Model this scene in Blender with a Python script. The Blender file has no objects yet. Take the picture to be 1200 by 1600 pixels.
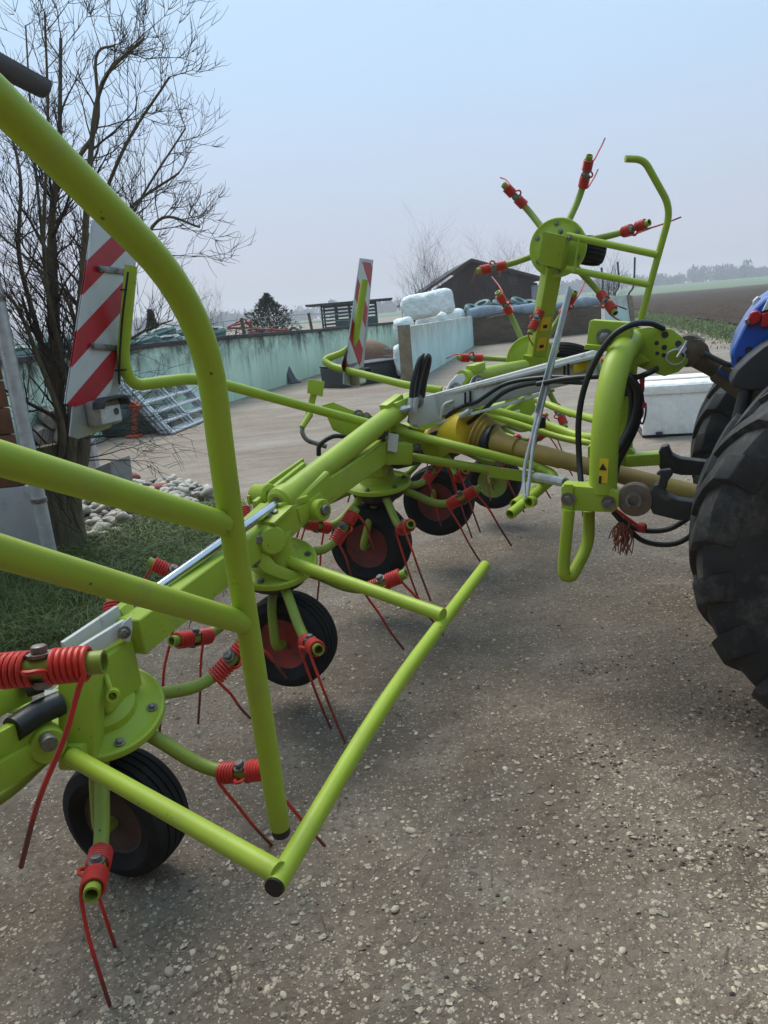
import bpy, bmesh, math, random
import numpy as np
from mathutils import Matrix, Vector

# ---------------------------------------------------------------- camera, world, light
F = 1170.0; H = 1.6; ROLL = math.radians(5); PITCH = math.atan(310 * math.cos(ROLL) / F)
scene = bpy.context.scene
cam = bpy.data.cameras.new('camera'); camo = bpy.data.objects.new('camera', cam)
scene.collection.objects.link(camo); scene.camera = camo
cam.sensor_fit = 'VERTICAL'; cam.sensor_height = 36.0; cam.sensor_width = 27.0
cam.lens = F / 1600 * 36.0; cam.clip_start = 0.05; cam.clip_end = 3000
cR, sR, cP, sP = math.cos(ROLL), math.sin(ROLL), math.cos(PITCH), math.sin(PITCH)
rx = Vector((cR, -sR * sP, -sR * cP)); up = Vector((sR, cR * sP, cR * cP)); bk = Vector((0, -cP, sP))
camo.matrix_world = Matrix(((rx.x, up.x, bk.x, 0), (rx.y, up.y, bk.y, 0), (rx.z, up.z, bk.z, H), (0, 0, 0, 1)))

world = bpy.data.worlds.new('World'); scene.world = world; world.use_nodes = True
wn = world.node_tree.nodes; wl = world.node_tree.links; wn.clear()
wo = wn.new('ShaderNodeOutputWorld'); bg = wn.new('ShaderNodeBackground')
sky = wn.new('ShaderNodeTexSky'); sky.sky_type = 'NISHITA'; sky.sun_disc = False
SUN_EL, SUN_AZ = math.radians(52), math.radians(-35)
sky.sun_elevation = SUN_EL; sky.sun_rotation = SUN_AZ; sky.dust_density = 4.0
smul = wn.new('ShaderNodeVectorMath'); smul.operation = 'SCALE'; smul.inputs['Scale'].default_value = 0.08
tcw = wn.new('ShaderNodeTexCoord'); sx = wn.new('ShaderNodeSeparateXYZ'); ramp = wn.new('ShaderNodeValToRGB')
wl.new(tcw.outputs['Generated'], sx.inputs[0]); wl.new(sx.outputs['Z'], ramp.inputs[0])
el = ramp.color_ramp.elements          # overcast dome: lilac grey low down, pale blue higher
el[0].position = 0.0; el[0].color = (0.60, 0.595, 0.66, 1)
el[1].position = 0.5; el[1].color = (0.52, 0.78, 1.02, 1)
e = el.new(0.09); e.color = (0.545, 0.60, 0.725, 1)
e = el.new(0.25); e.color = (0.51, 0.68, 0.89, 1)
nzw = wn.new('ShaderNodeTexNoise'); nzw.inputs['Scale'].default_value = 2.2; nzw.inputs['Detail'].default_value = 4
mpw = wn.new('ShaderNodeMapping'); mpw.inputs['Scale'].default_value = (1, 1, 3)
wl.new(tcw.outputs['Generated'], mpw.inputs[0]); wl.new(mpw.outputs[0], nzw.inputs['Vector'])
cmul = wn.new('ShaderNodeMapRange'); cmul.inputs[3].default_value = 0.95; cmul.inputs[4].default_value = 1.05
wl.new(nzw.outputs[0], cmul.inputs[0])
csc = wn.new('ShaderNodeVectorMath'); csc.operation = 'SCALE'
wl.new(ramp.outputs[0], csc.inputs[0]); wl.new(cmul.outputs[0], csc.inputs['Scale'])
mixw = wn.new('ShaderNodeMixRGB'); mixw.inputs[0].default_value = 0.9
wl.new(sky.outputs[0], smul.inputs[0]); wl.new(smul.outputs[0], mixw.inputs[1]); wl.new(csc.outputs[0], mixw.inputs[2])
wl.new(mixw.outputs[0], bg.inputs[0]); bg.inputs[1].default_value = 0.95; wl.new(bg.outputs[0], wo.inputs[0])

sl = bpy.data.lights.new('sun', 'SUN'); sl.energy = 2.7; sl.angle = math.radians(38); sl.color = (1.0, 0.95, 0.87)
so = bpy.data.objects.new('sun', sl); scene.collection.objects.link(so)
sd = Vector((math.sin(SUN_AZ) * math.cos(SUN_EL), math.cos(SUN_AZ) * math.cos(SUN_EL), math.sin(SUN_EL)))
sd = Vector((-0.28, 0.50, 0.82)).normalized()
so.rotation_euler = sd.to_track_quat('Z', 'Y').to_euler()
sky.sun_elevation = math.asin(sd.z); sky.sun_rotation = math.atan2(sd.x, sd.y)

vs = scene.view_settings; vs.view_transform = 'Standard'; vs.look = 'None'; vs.exposure = 0.26; vs.gamma = 1.0
vs.use_curve_mapping = False
scene.render.engine = 'CYCLES'
try:
    scene.cycles.max_bounces = 4; scene.cycles.volume_bounces = 0
    scene.cycles.transparent_max_bounces = 6
except Exception: pass

# ---------------------------------------------------------------- pixel -> place
def ray(px, py):
    dx, dy = px - 600, py - 800
    r = dx * cR - dy * sR; d = dx * sR + dy * cR
    return np.array([r, F * cP - d * sP, -(d * cP + F * sP)]) / F
C0 = np.array([0, 0, H])
def at(px, py, Y):
    v = ray(px, py); return C0 + v * (Y / v[1])
def az(px, py, z=0.0):
    v = ray(px, py); return C0 + v * ((z - H) / v[2])
def apl(px, py, O, N):
    v = ray(px, py); N = np.asarray(N, float); return C0 + v * (np.dot(np.asarray(O) - C0, N) / np.dot(v, N))
def V(*a): return np.array(a, float)
def unit(v): v = np.asarray(v, float); return v / np.linalg.norm(v)
UX = unit((.39, .92, 0))      # machine axis, parallel to the tractor's axle
DX = unit((.92, -.39, 0))     # tractor's heading
ZZ = V(0, 0, 1)

# ---------------------------------------------------------------- mesh building
rnd = random.Random(7)
def frame_of(d, hint=ZZ):
    d = unit(d); h = np.asarray(hint, float)
    if abs(np.dot(d, h)) > .97: h = V(1, 0, 0)
    a = unit(np.cross(h, d)); b = np.cross(d, a); return a, b
def fillet(pts, r, n=6):
    pts = [np.asarray(p, float) for p in pts]; out = [pts[0]]
    for i in range(1, len(pts) - 1):
        a, b, c = pts[i - 1], pts[i], pts[i + 1]
        rr = min(r, .48 * np.linalg.norm(a - b), .48 * np.linalg.norm(c - b))
        p0 = b + unit(a - b) * rr; p2 = b + unit(c - b) * rr
        for k in range(n + 1):
            t = k / n; out.append((1 - t) ** 2 * p0 + 2 * t * (1 - t) * b + t * t * p2)
    out.append(pts[-1]); return out
def smooth(pts, n=6):
    pts = [np.asarray(p, float) for p in pts]; P = [2 * pts[0] - pts[1]] + pts + [2 * pts[-1] - pts[-2]]; out = []
    for i in range(1, len(P) - 2):
        p0, p1, p2, p3 = P[i - 1:i + 3]
        for k in range(n):
            t = k / n
            out.append(.5 * (2 * p1 + (p2 - p0) * t + (2 * p0 - 5 * p1 + 4 * p2 - p3) * t * t + (3 * p1 - p0 - 3 * p2 + p3) * t ** 3))
    out.append(pts[-1]); return out

class MB:
    def __init__(s): s.v = []; s.f = []; s.n = 0
    def add(s, vs, fs):
        o = s.n; s.v.extend([tuple(map(float, p)) for p in vs]); s.f.extend([tuple(i + o for i in f) for f in fs]); s.n += len(vs); return s
    def sweep(s, pts, rad, n=12, caps=True, hollow=0.0, hollow0=0.0, flat=None):
        pts = [np.asarray(p, float) for p in pts]; m = len(pts)
        R = list(rad) if hasattr(rad, '__len__') else [rad] * m
        T = [unit(pts[min(i + 1, m - 1)] - pts[max(i - 1, 0)] + 1e-9) for i in range(m)]
        a, b = frame_of(T[0]); vs = []
        def ring(p, a, b, r):
            return [p + r * (math.cos(2 * math.pi * k / n) * a + (flat or 1) * math.sin(2 * math.pi * k / n) * b) for k in range(n)]
        for i in range(m):
            a = a - T[i] * np.dot(a, T[i]); a = unit(a); b = np.cross(T[i], a)
            if i == 0: a0, b0 = a, b
            vs += ring(pts[i], a, b, R[i])
        fs = [(i * n + k, i * n + (k + 1) % n, (i + 1) * n + (k + 1) % n, (i + 1) * n + k) for i in range(m - 1) for k in range(n)]
        if caps:
            if hollow0:
                o = len(vs); vs += ring(pts[0], a0, b0, R[0] * hollow0) + ring(pts[0] + T[0] * R[0] * 2, a0, b0, R[0] * hollow0)
                fs += [((k + 1) % n, k, o + k, o + (k + 1) % n) for k in range(n)]
                fs += [(o + (k + 1) % n, o + k, o + n + k, o + n + (k + 1) % n) for k in range(n)]
                fs.append(tuple(o + n + k for k in range(n))[::-1])
            else: fs.append(tuple(range(n))[::-1])
            if hollow:
                o = len(vs); vs += ring(pts[-1], a, b, R[-1] * hollow) + ring(pts[-1] - T[-1] * R[-1] * 2, a, b, R[-1] * hollow)
                q = (m - 1) * n
                fs += [(q + k, q + (k + 1) % n, o + (k + 1) % n, o + k) for k in range(n)]
                fs += [(o + k, o + (k + 1) % n, o + n + (k + 1) % n, o + n + k) for k in range(n)]
                fs.append(tuple(o + n + k for k in range(n)))
            else: fs.append(tuple((m - 1) * n + k for k in range(n)))
        return s.add(vs, fs)
    def box(s, c, X, Y, Z, sz):
        c = np.asarray(c, float); X, Y, Z = [np.asarray(q, float) * w / 2 for q, w in zip((X, Y, Z), sz)]
        vs = [c + i * X + j * Y + k * Z for k in (-1, 1) for j in (-1, 1) for i in (-1, 1)]
        return s.add(vs, [(0, 2, 3, 1), (4, 5, 7, 6), (0, 1, 5, 4), (2, 6, 7, 3), (0, 4, 6, 2), (1, 3, 7, 5)])
    def bar(s, p, q, w, h, hint=ZZ):
        p, q = np.asarray(p, float), np.asarray(q, float); d = unit(q - p); a, b = frame_of(d, hint)
        return s.box((p + q) / 2, d, a, b, (np.linalg.norm(q - p), w, h))
    def prism(s, poly, ext):
        poly = [np.asarray(p, float) for p in poly]; n = len(poly); e = np.asarray(ext, float) / 2
        nn = sum((np.cross(poly[i] - poly[0], poly[(i + 1) % n] - poly[0]) for i in range(n)), V(0, 0, 0))
        if np.dot(nn, e) < 0: poly = poly[::-1]
        vs = [p - e for p in poly] + [p + e for p in poly]
        fs = [tuple(range(n))[::-1], tuple(range(n, 2 * n))] + [(k, (k + 1) % n, n + (k + 1) % n, n + k) for k in range(n)]
        return s.add(vs, fs)
    def lathe(s, c, axis, prof, n=32, closed=False):
        c = np.asarray(c, float); d = unit(axis); a, b = frame_of(d); vs = []; m = len(prof)
        for r, h in prof:
            for k in range(n):
                t = 2 * math.pi * k / n; vs.append(c + d * h + max(r, 1e-4) * (math.cos(t) * a + math.sin(t) * b))
        rng = range(m if closed else m - 1)
        fs = [(i * n + k, i * n + (k + 1) % n, ((i + 1) % m) * n + (k + 1) % n, ((i + 1) % m) * n + k) for i in rng for k in range(n)]
        if not closed:
            fs.append(tuple(range(n))[::-1]); fs.append(tuple((m - 1) * n + k for k in range(n)))
        return s.add(vs, fs)
    def bolt(s, p, axis, r=.011, h=.009, washer=True):
        if washer: s.lathe(p, axis, [(r * 1.7, 0), (r * 1.7, h * .25), (r, h * .25)], 14)
        s.lathe(p, axis, [(r * 1.05, h * .2), (r * 1.05, h), (r * .8, h * 1.15)], 6); return s
    def mesh(s, name, off=(0, 0, 0), bevel=0, ang=35, seg=2):
        me = bpy.data.meshes.new(name)
        if s.v:
            vv = np.array(s.v) - np.asarray(off, float)
            me.from_pydata([tuple(p) for p in vv], [], s.f)
        bm = bmesh.new(); bm.from_mesh(me)
        if bevel:
            bm.normal_update()
            es = [e for e in bm.edges if len(e.link_faces) == 2 and e.calc_face_angle(0) > math.radians(32)]
            bmesh.ops.bevel(bm, geom=es, offset=bevel, segments=seg, profile=.6, affect='EDGES', clamp_overlap=True)
        bmesh.ops.recalc_face_normals(bm, faces=bm.faces)
        bm.to_mesh(me); bm.free()
        me.polygons.foreach_set('use_smooth', [True] * len(me.polygons))
        me.set_sharp_from_angle(angle=math.radians(ang)); me.update(); return me

OFF = {}
def link(name, me, m, parent=None):
    o = bpy.data.objects.new(name, me); scene.collection.objects.link(o)
    if me is not None and m is not None and not me.materials: me.materials.append(m)
    if parent is not None: o.parent = parent
    return o
def root_of(o):
    while o.parent: o = o.parent
    return o
def part(name, mb, m, parent, bevel=0, ang=35, seg=2, label=None):
    off = OFF.get(root_of(parent).name, (0, 0, 0))
    o = link(name, mb.mesh(name, off, bevel, ang, seg), m, parent)
    if label: o['label'] = label
    return o
def tag(o, label=None, cat=None, group=None, kind=None):
    if label: o['label'] = label
    if cat: o['category'] = cat
    if group: o['group'] = group
    if kind: o['kind'] = kind
    return o
def thing(name, loc, label, cat, group=None):
    o = bpy.data.objects.new(name, None); scene.collection.objects.link(o); o.location = tuple(map(float, loc))
    OFF[o.name] = tuple(map(float, loc)); o.empty_display_size = .1
    return tag(o, label, cat, group)
def solo(name, mb, m, loc, label, cat, group=None, bevel=0, ang=35, seg=2):
    o = link(name, mb.mesh(name, loc, bevel, ang, seg), m); o.location = tuple(map(float, loc)); OFF[o.name] = tuple(map(float, loc))
    return tag(o, label, cat, group)
def struct(name, mb, m, kind='structure', bevel=0, ang=35):
    return tag(link(name, mb.mesh(name, (0, 0, 0), bevel, ang), m), kind=kind)

# ---------------------------------------------------------------- materials
def lin(*c): return tuple((x / 255 / 12.92 if x / 255 <= .04045 else ((x / 255 + .055) / 1.055) ** 2.4) for x in c) + (1,)
class NT:
    def __init__(s, name):
        s.m = bpy.data.materials.new(name); s.m.use_nodes = True; s.t = s.m.node_tree; s.t.nodes.clear()
        s.out = s.t.nodes.new('ShaderNodeOutputMaterial'); s.b = s.t.nodes.new('ShaderNodeBsdfPrincipled')
        s.t.links.new(s.b.outputs[0], s.out.inputs[0]); s.geo = s.t.nodes.new('ShaderNodeNewGeometry')
        s.pos = s.geo.outputs['Position']
    def node(s, t, **k):
        n = s.t.nodes.new(t)
        for a, v in k.items(): setattr(n, a, v)
        return n
    def set(s, sock, v):
        if hasattr(v, 'links') or isinstance(v, bpy.types.NodeSocket): s.t.links.new(v, sock)
        else: sock.default_value = v
    def mapv(s, scale=(1, 1, 1), rot=(0, 0, 0), vec=None):
        n = s.node('ShaderNodeMapping'); n.inputs['Scale'].default_value = scale; n.inputs['Rotation'].default_value = rot
        s.set(n.inputs[0], vec or s.pos); return n.outputs[0]
    def noise(s, scale, detail=4, rough=.55, vec=None, dist=0):
        n = s.node('ShaderNodeTexNoise'); n.inputs['Scale'].default_value = scale; n.inputs['Detail'].default_value = detail
        n.inputs['Roughness'].default_value = rough; n.inputs['Distortion'].default_value = dist; s.set(n.inputs['Vector'], vec or s.pos); return n.outputs[0]
    def voro(s, scale, vec=None, feature='F1', rand=1.0):
        n = s.node('ShaderNodeTexVoronoi', feature=feature); n.inputs['Scale'].default_value = scale; n.inputs['Randomness'].default_value = rand
        s.set(n.inputs['Vector'], vec or s.pos); return n
    def rng(s, v, a, b, c=0., d=1., smooth=True):
        n = s.node('ShaderNodeMapRange'); n.interpolation_type = 'SMOOTHSTEP' if smooth else 'LINEAR'
        s.set(n.inputs[0], v)
        for i, x in enumerate((a, b, c, d)): n.inputs[i + 1].default_value = x
        return n.outputs[0]
    def mix(s, f, a, b, mode='MIX'):
        n = s.node('ShaderNodeMixRGB', blend_type=mode); s.set(n.inputs[0], f); s.set(n.inputs[1], a); s.set(n.inputs[2], b); return n.outputs[0]
    def math(s, op, a, b=0.0, c=0.0):
        n = s.node('ShaderNodeMath', operation=op); s.set(n.inputs[0], a); s.set(n.inputs[1], b); s.set(n.inputs[2], c); return n.outputs[0]
    def bump(s, h, strength=.3, dist=.01):
        n = s.node('ShaderNodeBump'); n.inputs['Strength'].default_value = strength; n.inputs['Distance'].default_value = dist
        s.set(n.inputs['Height'], h)
        if s.b.inputs['Normal'].links: s.t.links.new(s.b.inputs['Normal'].links[0].from_socket, n.inputs['Normal'])
        s.t.links.new(n.outputs[0], s.b.inputs['Normal'])
    def done(s, col, rough=.5, metal=0., spec=None, coat=0.):
        s.set(s.b.inputs['Base Color'], col); s.set(s.b.inputs['Roughness'], rough); s.set(s.b.inputs['Metallic'], metal)
        if spec is not None: s.b.inputs['Specular IOR Level'].default_value = spec
        if coat: s.b.inputs['Coat Weight'].default_value = coat; s.b.inputs['Coat Roughness'].default_value = .25
        return s.m
def simple(name, c1, c2=None, scale=6., rough=.6, metal=0., bump=0., bscale=60., dirt=None, damt=.5, dscale=9., spec=None, coat=0.):
    n = NT(name); c2 = c2 or tuple(x * .75 for x in c1[:3]) + (1,)
    col = n.mix(n.rng(n.noise(scale, 5), .3, .7), c1, c2)
    r = rough
    if dirt:
        f = n.rng(n.noise(dscale, 5, .7), .62 - .22 * damt, .78 - .15 * damt)
        col = n.mix(f, col, dirt); r = n.math('ADD', n.math('MULTIPLY', f, .85 - rough), rough)
    if bump: n.bump(n.noise(bscale, 5), bump, .004)
    return n.done(col, r, metal, spec, coat)
def green_paint(name, base, dark, dirtamt):
    n = NT(name)
    col = n.mix(n.rng(n.noise(3.5, 5), .3, .72), base, dark)
    dust = n.rng(n.noise(11, 5, .7), .5, .85); col = n.mix(n.math('MULTIPLY', dust, .42 + .3 * dirtamt), col, (.27, .26, .12, 1))
    spot = n.rng(n.noise(42, 4, .75), .66 - .05 * dirtamt, .70); spot2 = n.rng(n.noise(4, 3), .42, .62)
    f = n.math('MULTIPLY', n.math('MULTIPLY', spot, spot2), .55 + .4 * dirtamt)
    col = n.mix(f, col, (.055, .05, .02, 1))
    sc = n.rng(n.voro(13).outputs['Distance'], .03, .06, 1, 0)
    col = n.mix(n.math('MULTIPLY', sc, .8), col, (.04, .035, .02, 1))
    n.bump(n.noise(120, 1), .05, .002)
    return n.done(col, n.math('ADD', n.math('MULTIPLY', dust, .3), .40), 0, .3)
M = {}
M['green'] = green_paint('green_paint', (.355, .462, .042, 1), (.30, .398, .034, 1), .4)
M['green_arm'] = green_paint('green_paint_muddy', (.265, .345, .045, 1), (.19, .245, .035, 1), 1.15)
M['red'] = simple('red_spring_paint', (.54, .022, .017, 1), (.36, .02, .016, 1), 14, .42, dirt=(.10, .035, .025, 1), damt=.15, dscale=30)
def tine_paint():
    n = NT('worn_red_spring_paint'); tc = n.node('ShaderNodeTexCoord'); sp = n.node('ShaderNodeSeparateXYZ'); n.set(sp.inputs[0], tc.outputs['Object'])
    col = n.mix(n.rng(n.noise(14, 4), .3, .7), (.62, .034, .02, 1), (.44, .026, .018, 1))
    w = n.rng(n.math('ADD', sp.outputs['Z'], n.math('MULTIPLY', n.math('SUBTRACT', n.noise(9, 4), .5), .5)), -.30, -.12, 1, 0)   # paint worn off towards the tips
    col = n.mix(n.math('MULTIPLY', w, .8), col, (.055, .035, .03, 1)); col = n.mix(n.math('MULTIPLY', n.rng(n.noise(30, 5, .7), .6, .75), .5), col, (.10, .035, .025, 1))
    return n.done(col, .45)
M['tine'] = tine_paint()
M['redrim'] = simple('red_rim_paint', (.34, .03, .02, 1), (.25, .02, .015, 1), 9, .6, dirt=(.09, .05, .035, 1), damt=.7, dscale=14)
M['darkrim'] = simple('dull_red_rim', (.20, .024, .018, 1), (.12, .02, .016, 1), 9, .65, dirt=(.06, .04, .03, 1), damt=.8, dscale=12)
M['rust_rim'] = simple('dirty_rim', (.09, .05, .035, 1), (.05, .035, .03, 1), 9, .8, bump=.2)
M['rubber'] = simple('tyre_rubber', (.016, .016, .017, 1), (.026, .025, .024, 1), 8, .82, bump=.25, bscale=90, dirt=(.05, .045, .04, 1), damt=.2, dscale=16, spec=.2)
def worn_rubber():
    n = NT('worn_tractor_rubber'); col = n.mix(n.rng(n.noise(5, 4), .3, .7), (.024, .024, .025, 1), (.042, .041, .040, 1))
    d = n.noise(4.5, 10, .78); f = n.rng(d, .46, .66); col = n.mix(n.math('MULTIPLY', f, .75), col, (.125, .115, .10, 1))
    sc = n.rng(n.noise(1, 5, .7, n.mapv((40, 40, 9))), .66, .72); col = n.mix(n.math('MULTIPLY', sc, .35), col, (.20, .19, .175, 1))
    n.bump(n.noise(45, 4), .35, .004); return n.done(col, .66, 0, .3)
M['tractor_rubber'] = worn_rubber()
M['black'] = simple('black_rubber_hose', (.012, .012, .013, 1), None, 6, .45)
M['blackmetal'] = simple('black_painted_steel', (.018, .018, .02, 1), (.035, .033, .03, 1), 12, .5, dirt=(.10, .09, .075, 1), damt=.3, bump=.1)
M['chrome'] = simple('chrome_rod', (.62, .64, .66, 1), (.5, .52, .55, 1), 6, .16, 1.0)
M['zinc'] = simple('galvanised_steel', (.55, .57, .58, 1), (.42, .44, .45, 1), 18, .45, .45, bump=.08)
M['steel'] = simple('dull_steel', (.30, .29, .28, 1), (.17, .155, .14, 1), 25, .5, .85, dirt=(.10, .06, .035, 1), damt=.3, dscale=35)
M['greybeam'] = simple('pale_grey_paint', (.58, .585, .55, 1), (.50, .505, .475, 1), 4, .42, dirt=(.22, .2, .16, 1), damt=.3, dscale=10, bump=.04)
M['cast'] = simple('muddy_brown_iron', (.15, .105, .05, 1), (.075, .055, .032, 1), 14, .75, bump=.35, bscale=45)
M['disc_steel'] = simple('rusty_round_plate', (.24, .19, .15, 1), (.15, .10, .07, 1), 10, .6, .35)
M['yellow'] = simple('yellow_plastic', (.80, .56, .025, 1), (.70, .46, .02, 1), 8, .5)
M['ochre'] = simple('dusty_yellow_plastic', (.38, .25, .05, 1), (.27, .18, .05, 1), 9, .62, bump=.1)
M['blue'] = simple('blue_tractor_paint', (.004, .080, .40, 1), (.004, .066, .33, 1), 3, .3, coat=.4)
M['blackplastic'] = simple('black_plastic', (.028, .029, .031, 1), (.04, .04, .042, 1), 5, .48)
M['redlens'] = simple('red_lamp_lens', (.50, .02, .025, 1), (.40, .02, .02, 1), 40, .2)
M['whitelens'] = simple('white_lamp_lens', (.62, .64, .66, 1), None, 40, .2)
M['lampgrey'] = simple('grey_lamp_housing', (.30, .29, .27, 1), (.20, .19, .18, 1), 22, .5)
M['boardback'] = simple('board_aluminium', (.40, .41, .42, 1), (.30, .31, .32, 1), 9, .4, .4)
# ================================================================ ground and setting
def ground_mat():
    n = NT('wet_gravel_yard')
    sep = n.node('ShaderNodeSeparateXYZ'); n.set(sep.inputs[0], n.pos); y = sep.outputs['Y']
    big = n.noise(.55, 6, .6, dist=.4); mid = n.noise(3.2, 7, .65); fine = n.noise(45, 4, .7)
    c = n.mix(n.rng(big, .35, .68), (.215, .168, .124, 1), (.132, .100, .073, 1))
    c = n.mix(n.rng(mid, .42, .75), c, (.27, .222, .172, 1))
    c = n.mix(n.rng(fine, .45, .75), c, (.105, .085, .068, 1))
    # paler trodden yard further back, with wheel tracks running across
    tr = n.noise(1.0, 5, .6, n.mapv((.22, .8, 1), (0, 0, .22)), 1.5)
    far = n.mix(n.rng(tr, .3, .72), (.225, .178, .138, 1), (.325, .275, .225, 1))
    far = n.mix(n.rng(n.noise(1, 6, .75, n.mapv((1.2, 3.6, 1), (0, 0, .3)), 1.), .45, .72), far, (.19, .148, .112, 1)); far = n.mix(n.rng(n.noise(9, 6, .7), .5, .75), far, (.21, .17, .135, 1))
    ff = n.rng(n.math('ADD', y, n.math('MULTIPLY', n.math('SUBTRACT', big, .5), 4.0)), 4.8, 8.5)
    c = n.mix(ff, c, far)
    # embedded pale stones, several sizes
    wv = n.node('ShaderNodeVectorMath', operation='ADD'); n.set(wv.inputs[0], n.pos)
    nz = n.node('ShaderNodeTexNoise'); nz.inputs['Scale'].default_value = 60; n.set(nz.inputs['Vector'], n.pos)
    sc = n.node('ShaderNodeVectorMath', operation='SCALE'); sc.inputs['Scale'].default_value = .012
    n.set(sc.inputs[0], nz.outputs['Color']); n.set(wv.inputs[1], sc.outputs[0])
    st = None
    for s, keep, r0 in ((58, .82, .38), (120, .74, .42)):
        v = n.voro(s, wv.outputs[0]); g = n.node('ShaderNodeSeparateColor'); n.set(g.inputs[0], v.outputs['Color'])
        f = n.math('MULTIPLY', n.rng(v.outputs['Distance'], r0 * .72, r0, 1, 0), n.math('GREATER_THAN', g.outputs[0], keep))
        dens = n.rng(n.noise(1.7, 4), .30, .60); f = n.math('MULTIPLY', f, n.math('GREATER_THAN', n.math('ADD', dens, g.outputs[1]), .72))
        tone = n.mix(g.outputs[2], (.25, .205, .15, 1), (.52, .44, .32, 1)); c = n.mix(f, c, tone)
        st = f if st is None else n.math('MAXIMUM', st, f)
    wet = n.rng(n.noise(.9, 5, .6, n.mapv((.45, 1, 1))), .40, .66)
    rough = n.math('SUBTRACT', .92, n.math('MULTIPLY', wet, .36))
    n.bump(n.math('ADD', n.math('MULTIPLY', fine, .4), n.noise(14, 5, .65)), .8, .035)
    return n.done(c, rough, 0, .2)
GM = ground_mat()
def gz(x, y):
    f = 1 / (1 + (max(0, y - 4) / 5) ** 2)
    return f * (.010 * math.sin(1.9 * x + .7 * y) * math.sin(1.3 * y - .6 * x) + .006 * math.sin(5.1 * x + 2.2) * math.sin(4.3 * y + x))
xs = sorted(set([round(v, 3) for v in np.concatenate([np.arange(-4, 5.01, .1), np.linspace(-700, -4.5, 22), np.linspace(5.5, 700, 22), [-30, -20, -12, -8, -6, 8, 12, 16, 22, 30]])]))
ys = sorted(set([round(v, 3) for v in np.concatenate([np.arange(-1, 9.01, .1), [-60, -10, -3], np.geomspace(9.5, 900, 40)])]))
mb = MB(); nx = len(xs)
mb.add([(x, y, gz(x, y) - (0 if y < 9 else 0)) for y in ys for x in xs], [(j * nx + i, j * nx + i + 1, (j + 1) * nx + i + 1, (j + 1) * nx + i) for j in range(len(ys) - 1) for i in range(nx - 1)])
ground = struct('gravel_yard', mb, GM)

# ploughed field to the right, beyond a grass verge
E0, E1 = az(1010, 487), az(1165, 512); ed = unit(E1 - E0); en = unit(V(-ed[1], ed[0], 0)); 
if en[0] < 0: en = -en
def soil():
    n = NT('ploughed_soil'); v = n.noise(1.6, 7, .7); f = n.noise(7, 6, .7)
    c = n.mix(n.rng(v, .35, .7), (.078, .055, .040, 1), (.034, .025, .020, 1)); c = n.mix(n.rng(f, .46, .72), c, (.135, .102, .075, 1))
    n.bump(f, .9, .12); return n.done(c, .95, 0, .05)
rr = np.random.RandomState(3)
us = np.concatenate([np.linspace(-34, 60, 190), np.geomspace(63, 420, 50)]) ; vs_ = np.concatenate([np.arange(0, 40, .28), np.geomspace(41, 400, 50)])
mb = MB(); pts = []
for v in vs_:
    for u in us:
        p = E1 - ed * u + en * v
        rid = .05 * math.sin(v * 2 * math.pi / 1.1 + .6 * math.sin(u * .3)) + .09 * rr.rand()
        pts.append((p[0], p[1], .05 + (rid if v < 60 else .1) + (0 if v > .3 else -.03) + .0))
nu = len(us)
mb.add(pts, [(j * nu + i, j * nu + i + 1, (j + 1) * nu + i + 1, (j + 1) * nu + i) for j in range(len(vs_) - 1) for i in range(nu - 1)])
struct('ploughed_field', mb, soil(), ang=180)
def fieldgreen():
    n = NT('winter_crop'); c = n.mix(n.rng(n.noise(.05, 5), .35, .7), (.085, .15, .045, 1), (.12, .17, .06, 1)); return n.done(c, .9)
mb = MB(); pts = []; gx = np.linspace(-260, 520, 27); gy = [290, 400, 530, 700, 1000]
gzz = [0.3, 1.2, 2.6, 4.6, 6.5]
for j, yy in enumerate(gy):
    for x in gx: pts.append((x, yy - max(0, x) * .12, gzz[j] * (0.25 + .75 * min(1, max(0, (x + 40) / 300))) if j else -.2))
mb.add(pts, [(j * 27 + i, j * 27 + i + 1, (j + 1) * 27 + i + 1, (j + 1) * 27 + i) for j in range(4) for i in range(26)])
struct('green_field', mb, fieldgreen())

# ---- grass builder (blades)
def leafmat(name, a, b, tr=.25):
    n = NT(name); c = n.mix(n.rng(n.noise(7, 4), .3, .7), a, b); m = n.done(c, .65); return m
M['grass'] = leafmat('grass_blades', (.125, .175, .035, 1), (.085, .115, .030, 1))
M['drygrass'] = leafmat('dry_grass', (.17, .19, .065, 1), (.10, .14, .035, 1))
def blades(spots, hmin, hmax, w, lean=.5):
    mb = MB(); vs2 = []; fs = []
    for (x, y, z) in spots:
        h = hmin + (hmax - hmin) * rnd.random() ** 1.5; a = rnd.random() * 6.283; l = lean * h * (.3 + rnd.random()); b = rnd.random() * 6.283
        dx, dy = math.cos(a) * w / 2, math.sin(a) * w / 2; lx, ly = math.cos(b) * l, math.sin(b) * l
        o = len(vs2)
        vs2 += [(x - dx, y - dy, z), (x + dx, y + dy, z), (x + dx * .7 + lx * .35, y + dy * .7 + ly * .35, z + h * .6), (x - dx * .7 + lx * .35, y - dy * .7 + ly * .35, z + h * .6), (x + lx, y + ly, z + h * (.95 - .2 * l / h))]
        fs += [(o, o + 1, o + 2, o + 3), (o + 3, o + 2, o + 4)]
    me = bpy.data.meshes.new('grass'); me.from_pydata(vs2, [], fs); me.update(); return me
def in_poly(x, y, P):
    r = False; n = len(P)
    for i in range(n):
        (x1, y1), (x2, y2) = P[i], P[(i + 1) % n]
        if (y1 > y) != (y2 > y) and x < (x2 - x1) * (y - y1) / (y2 - y1) + x1: r = not r
    return r
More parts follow.
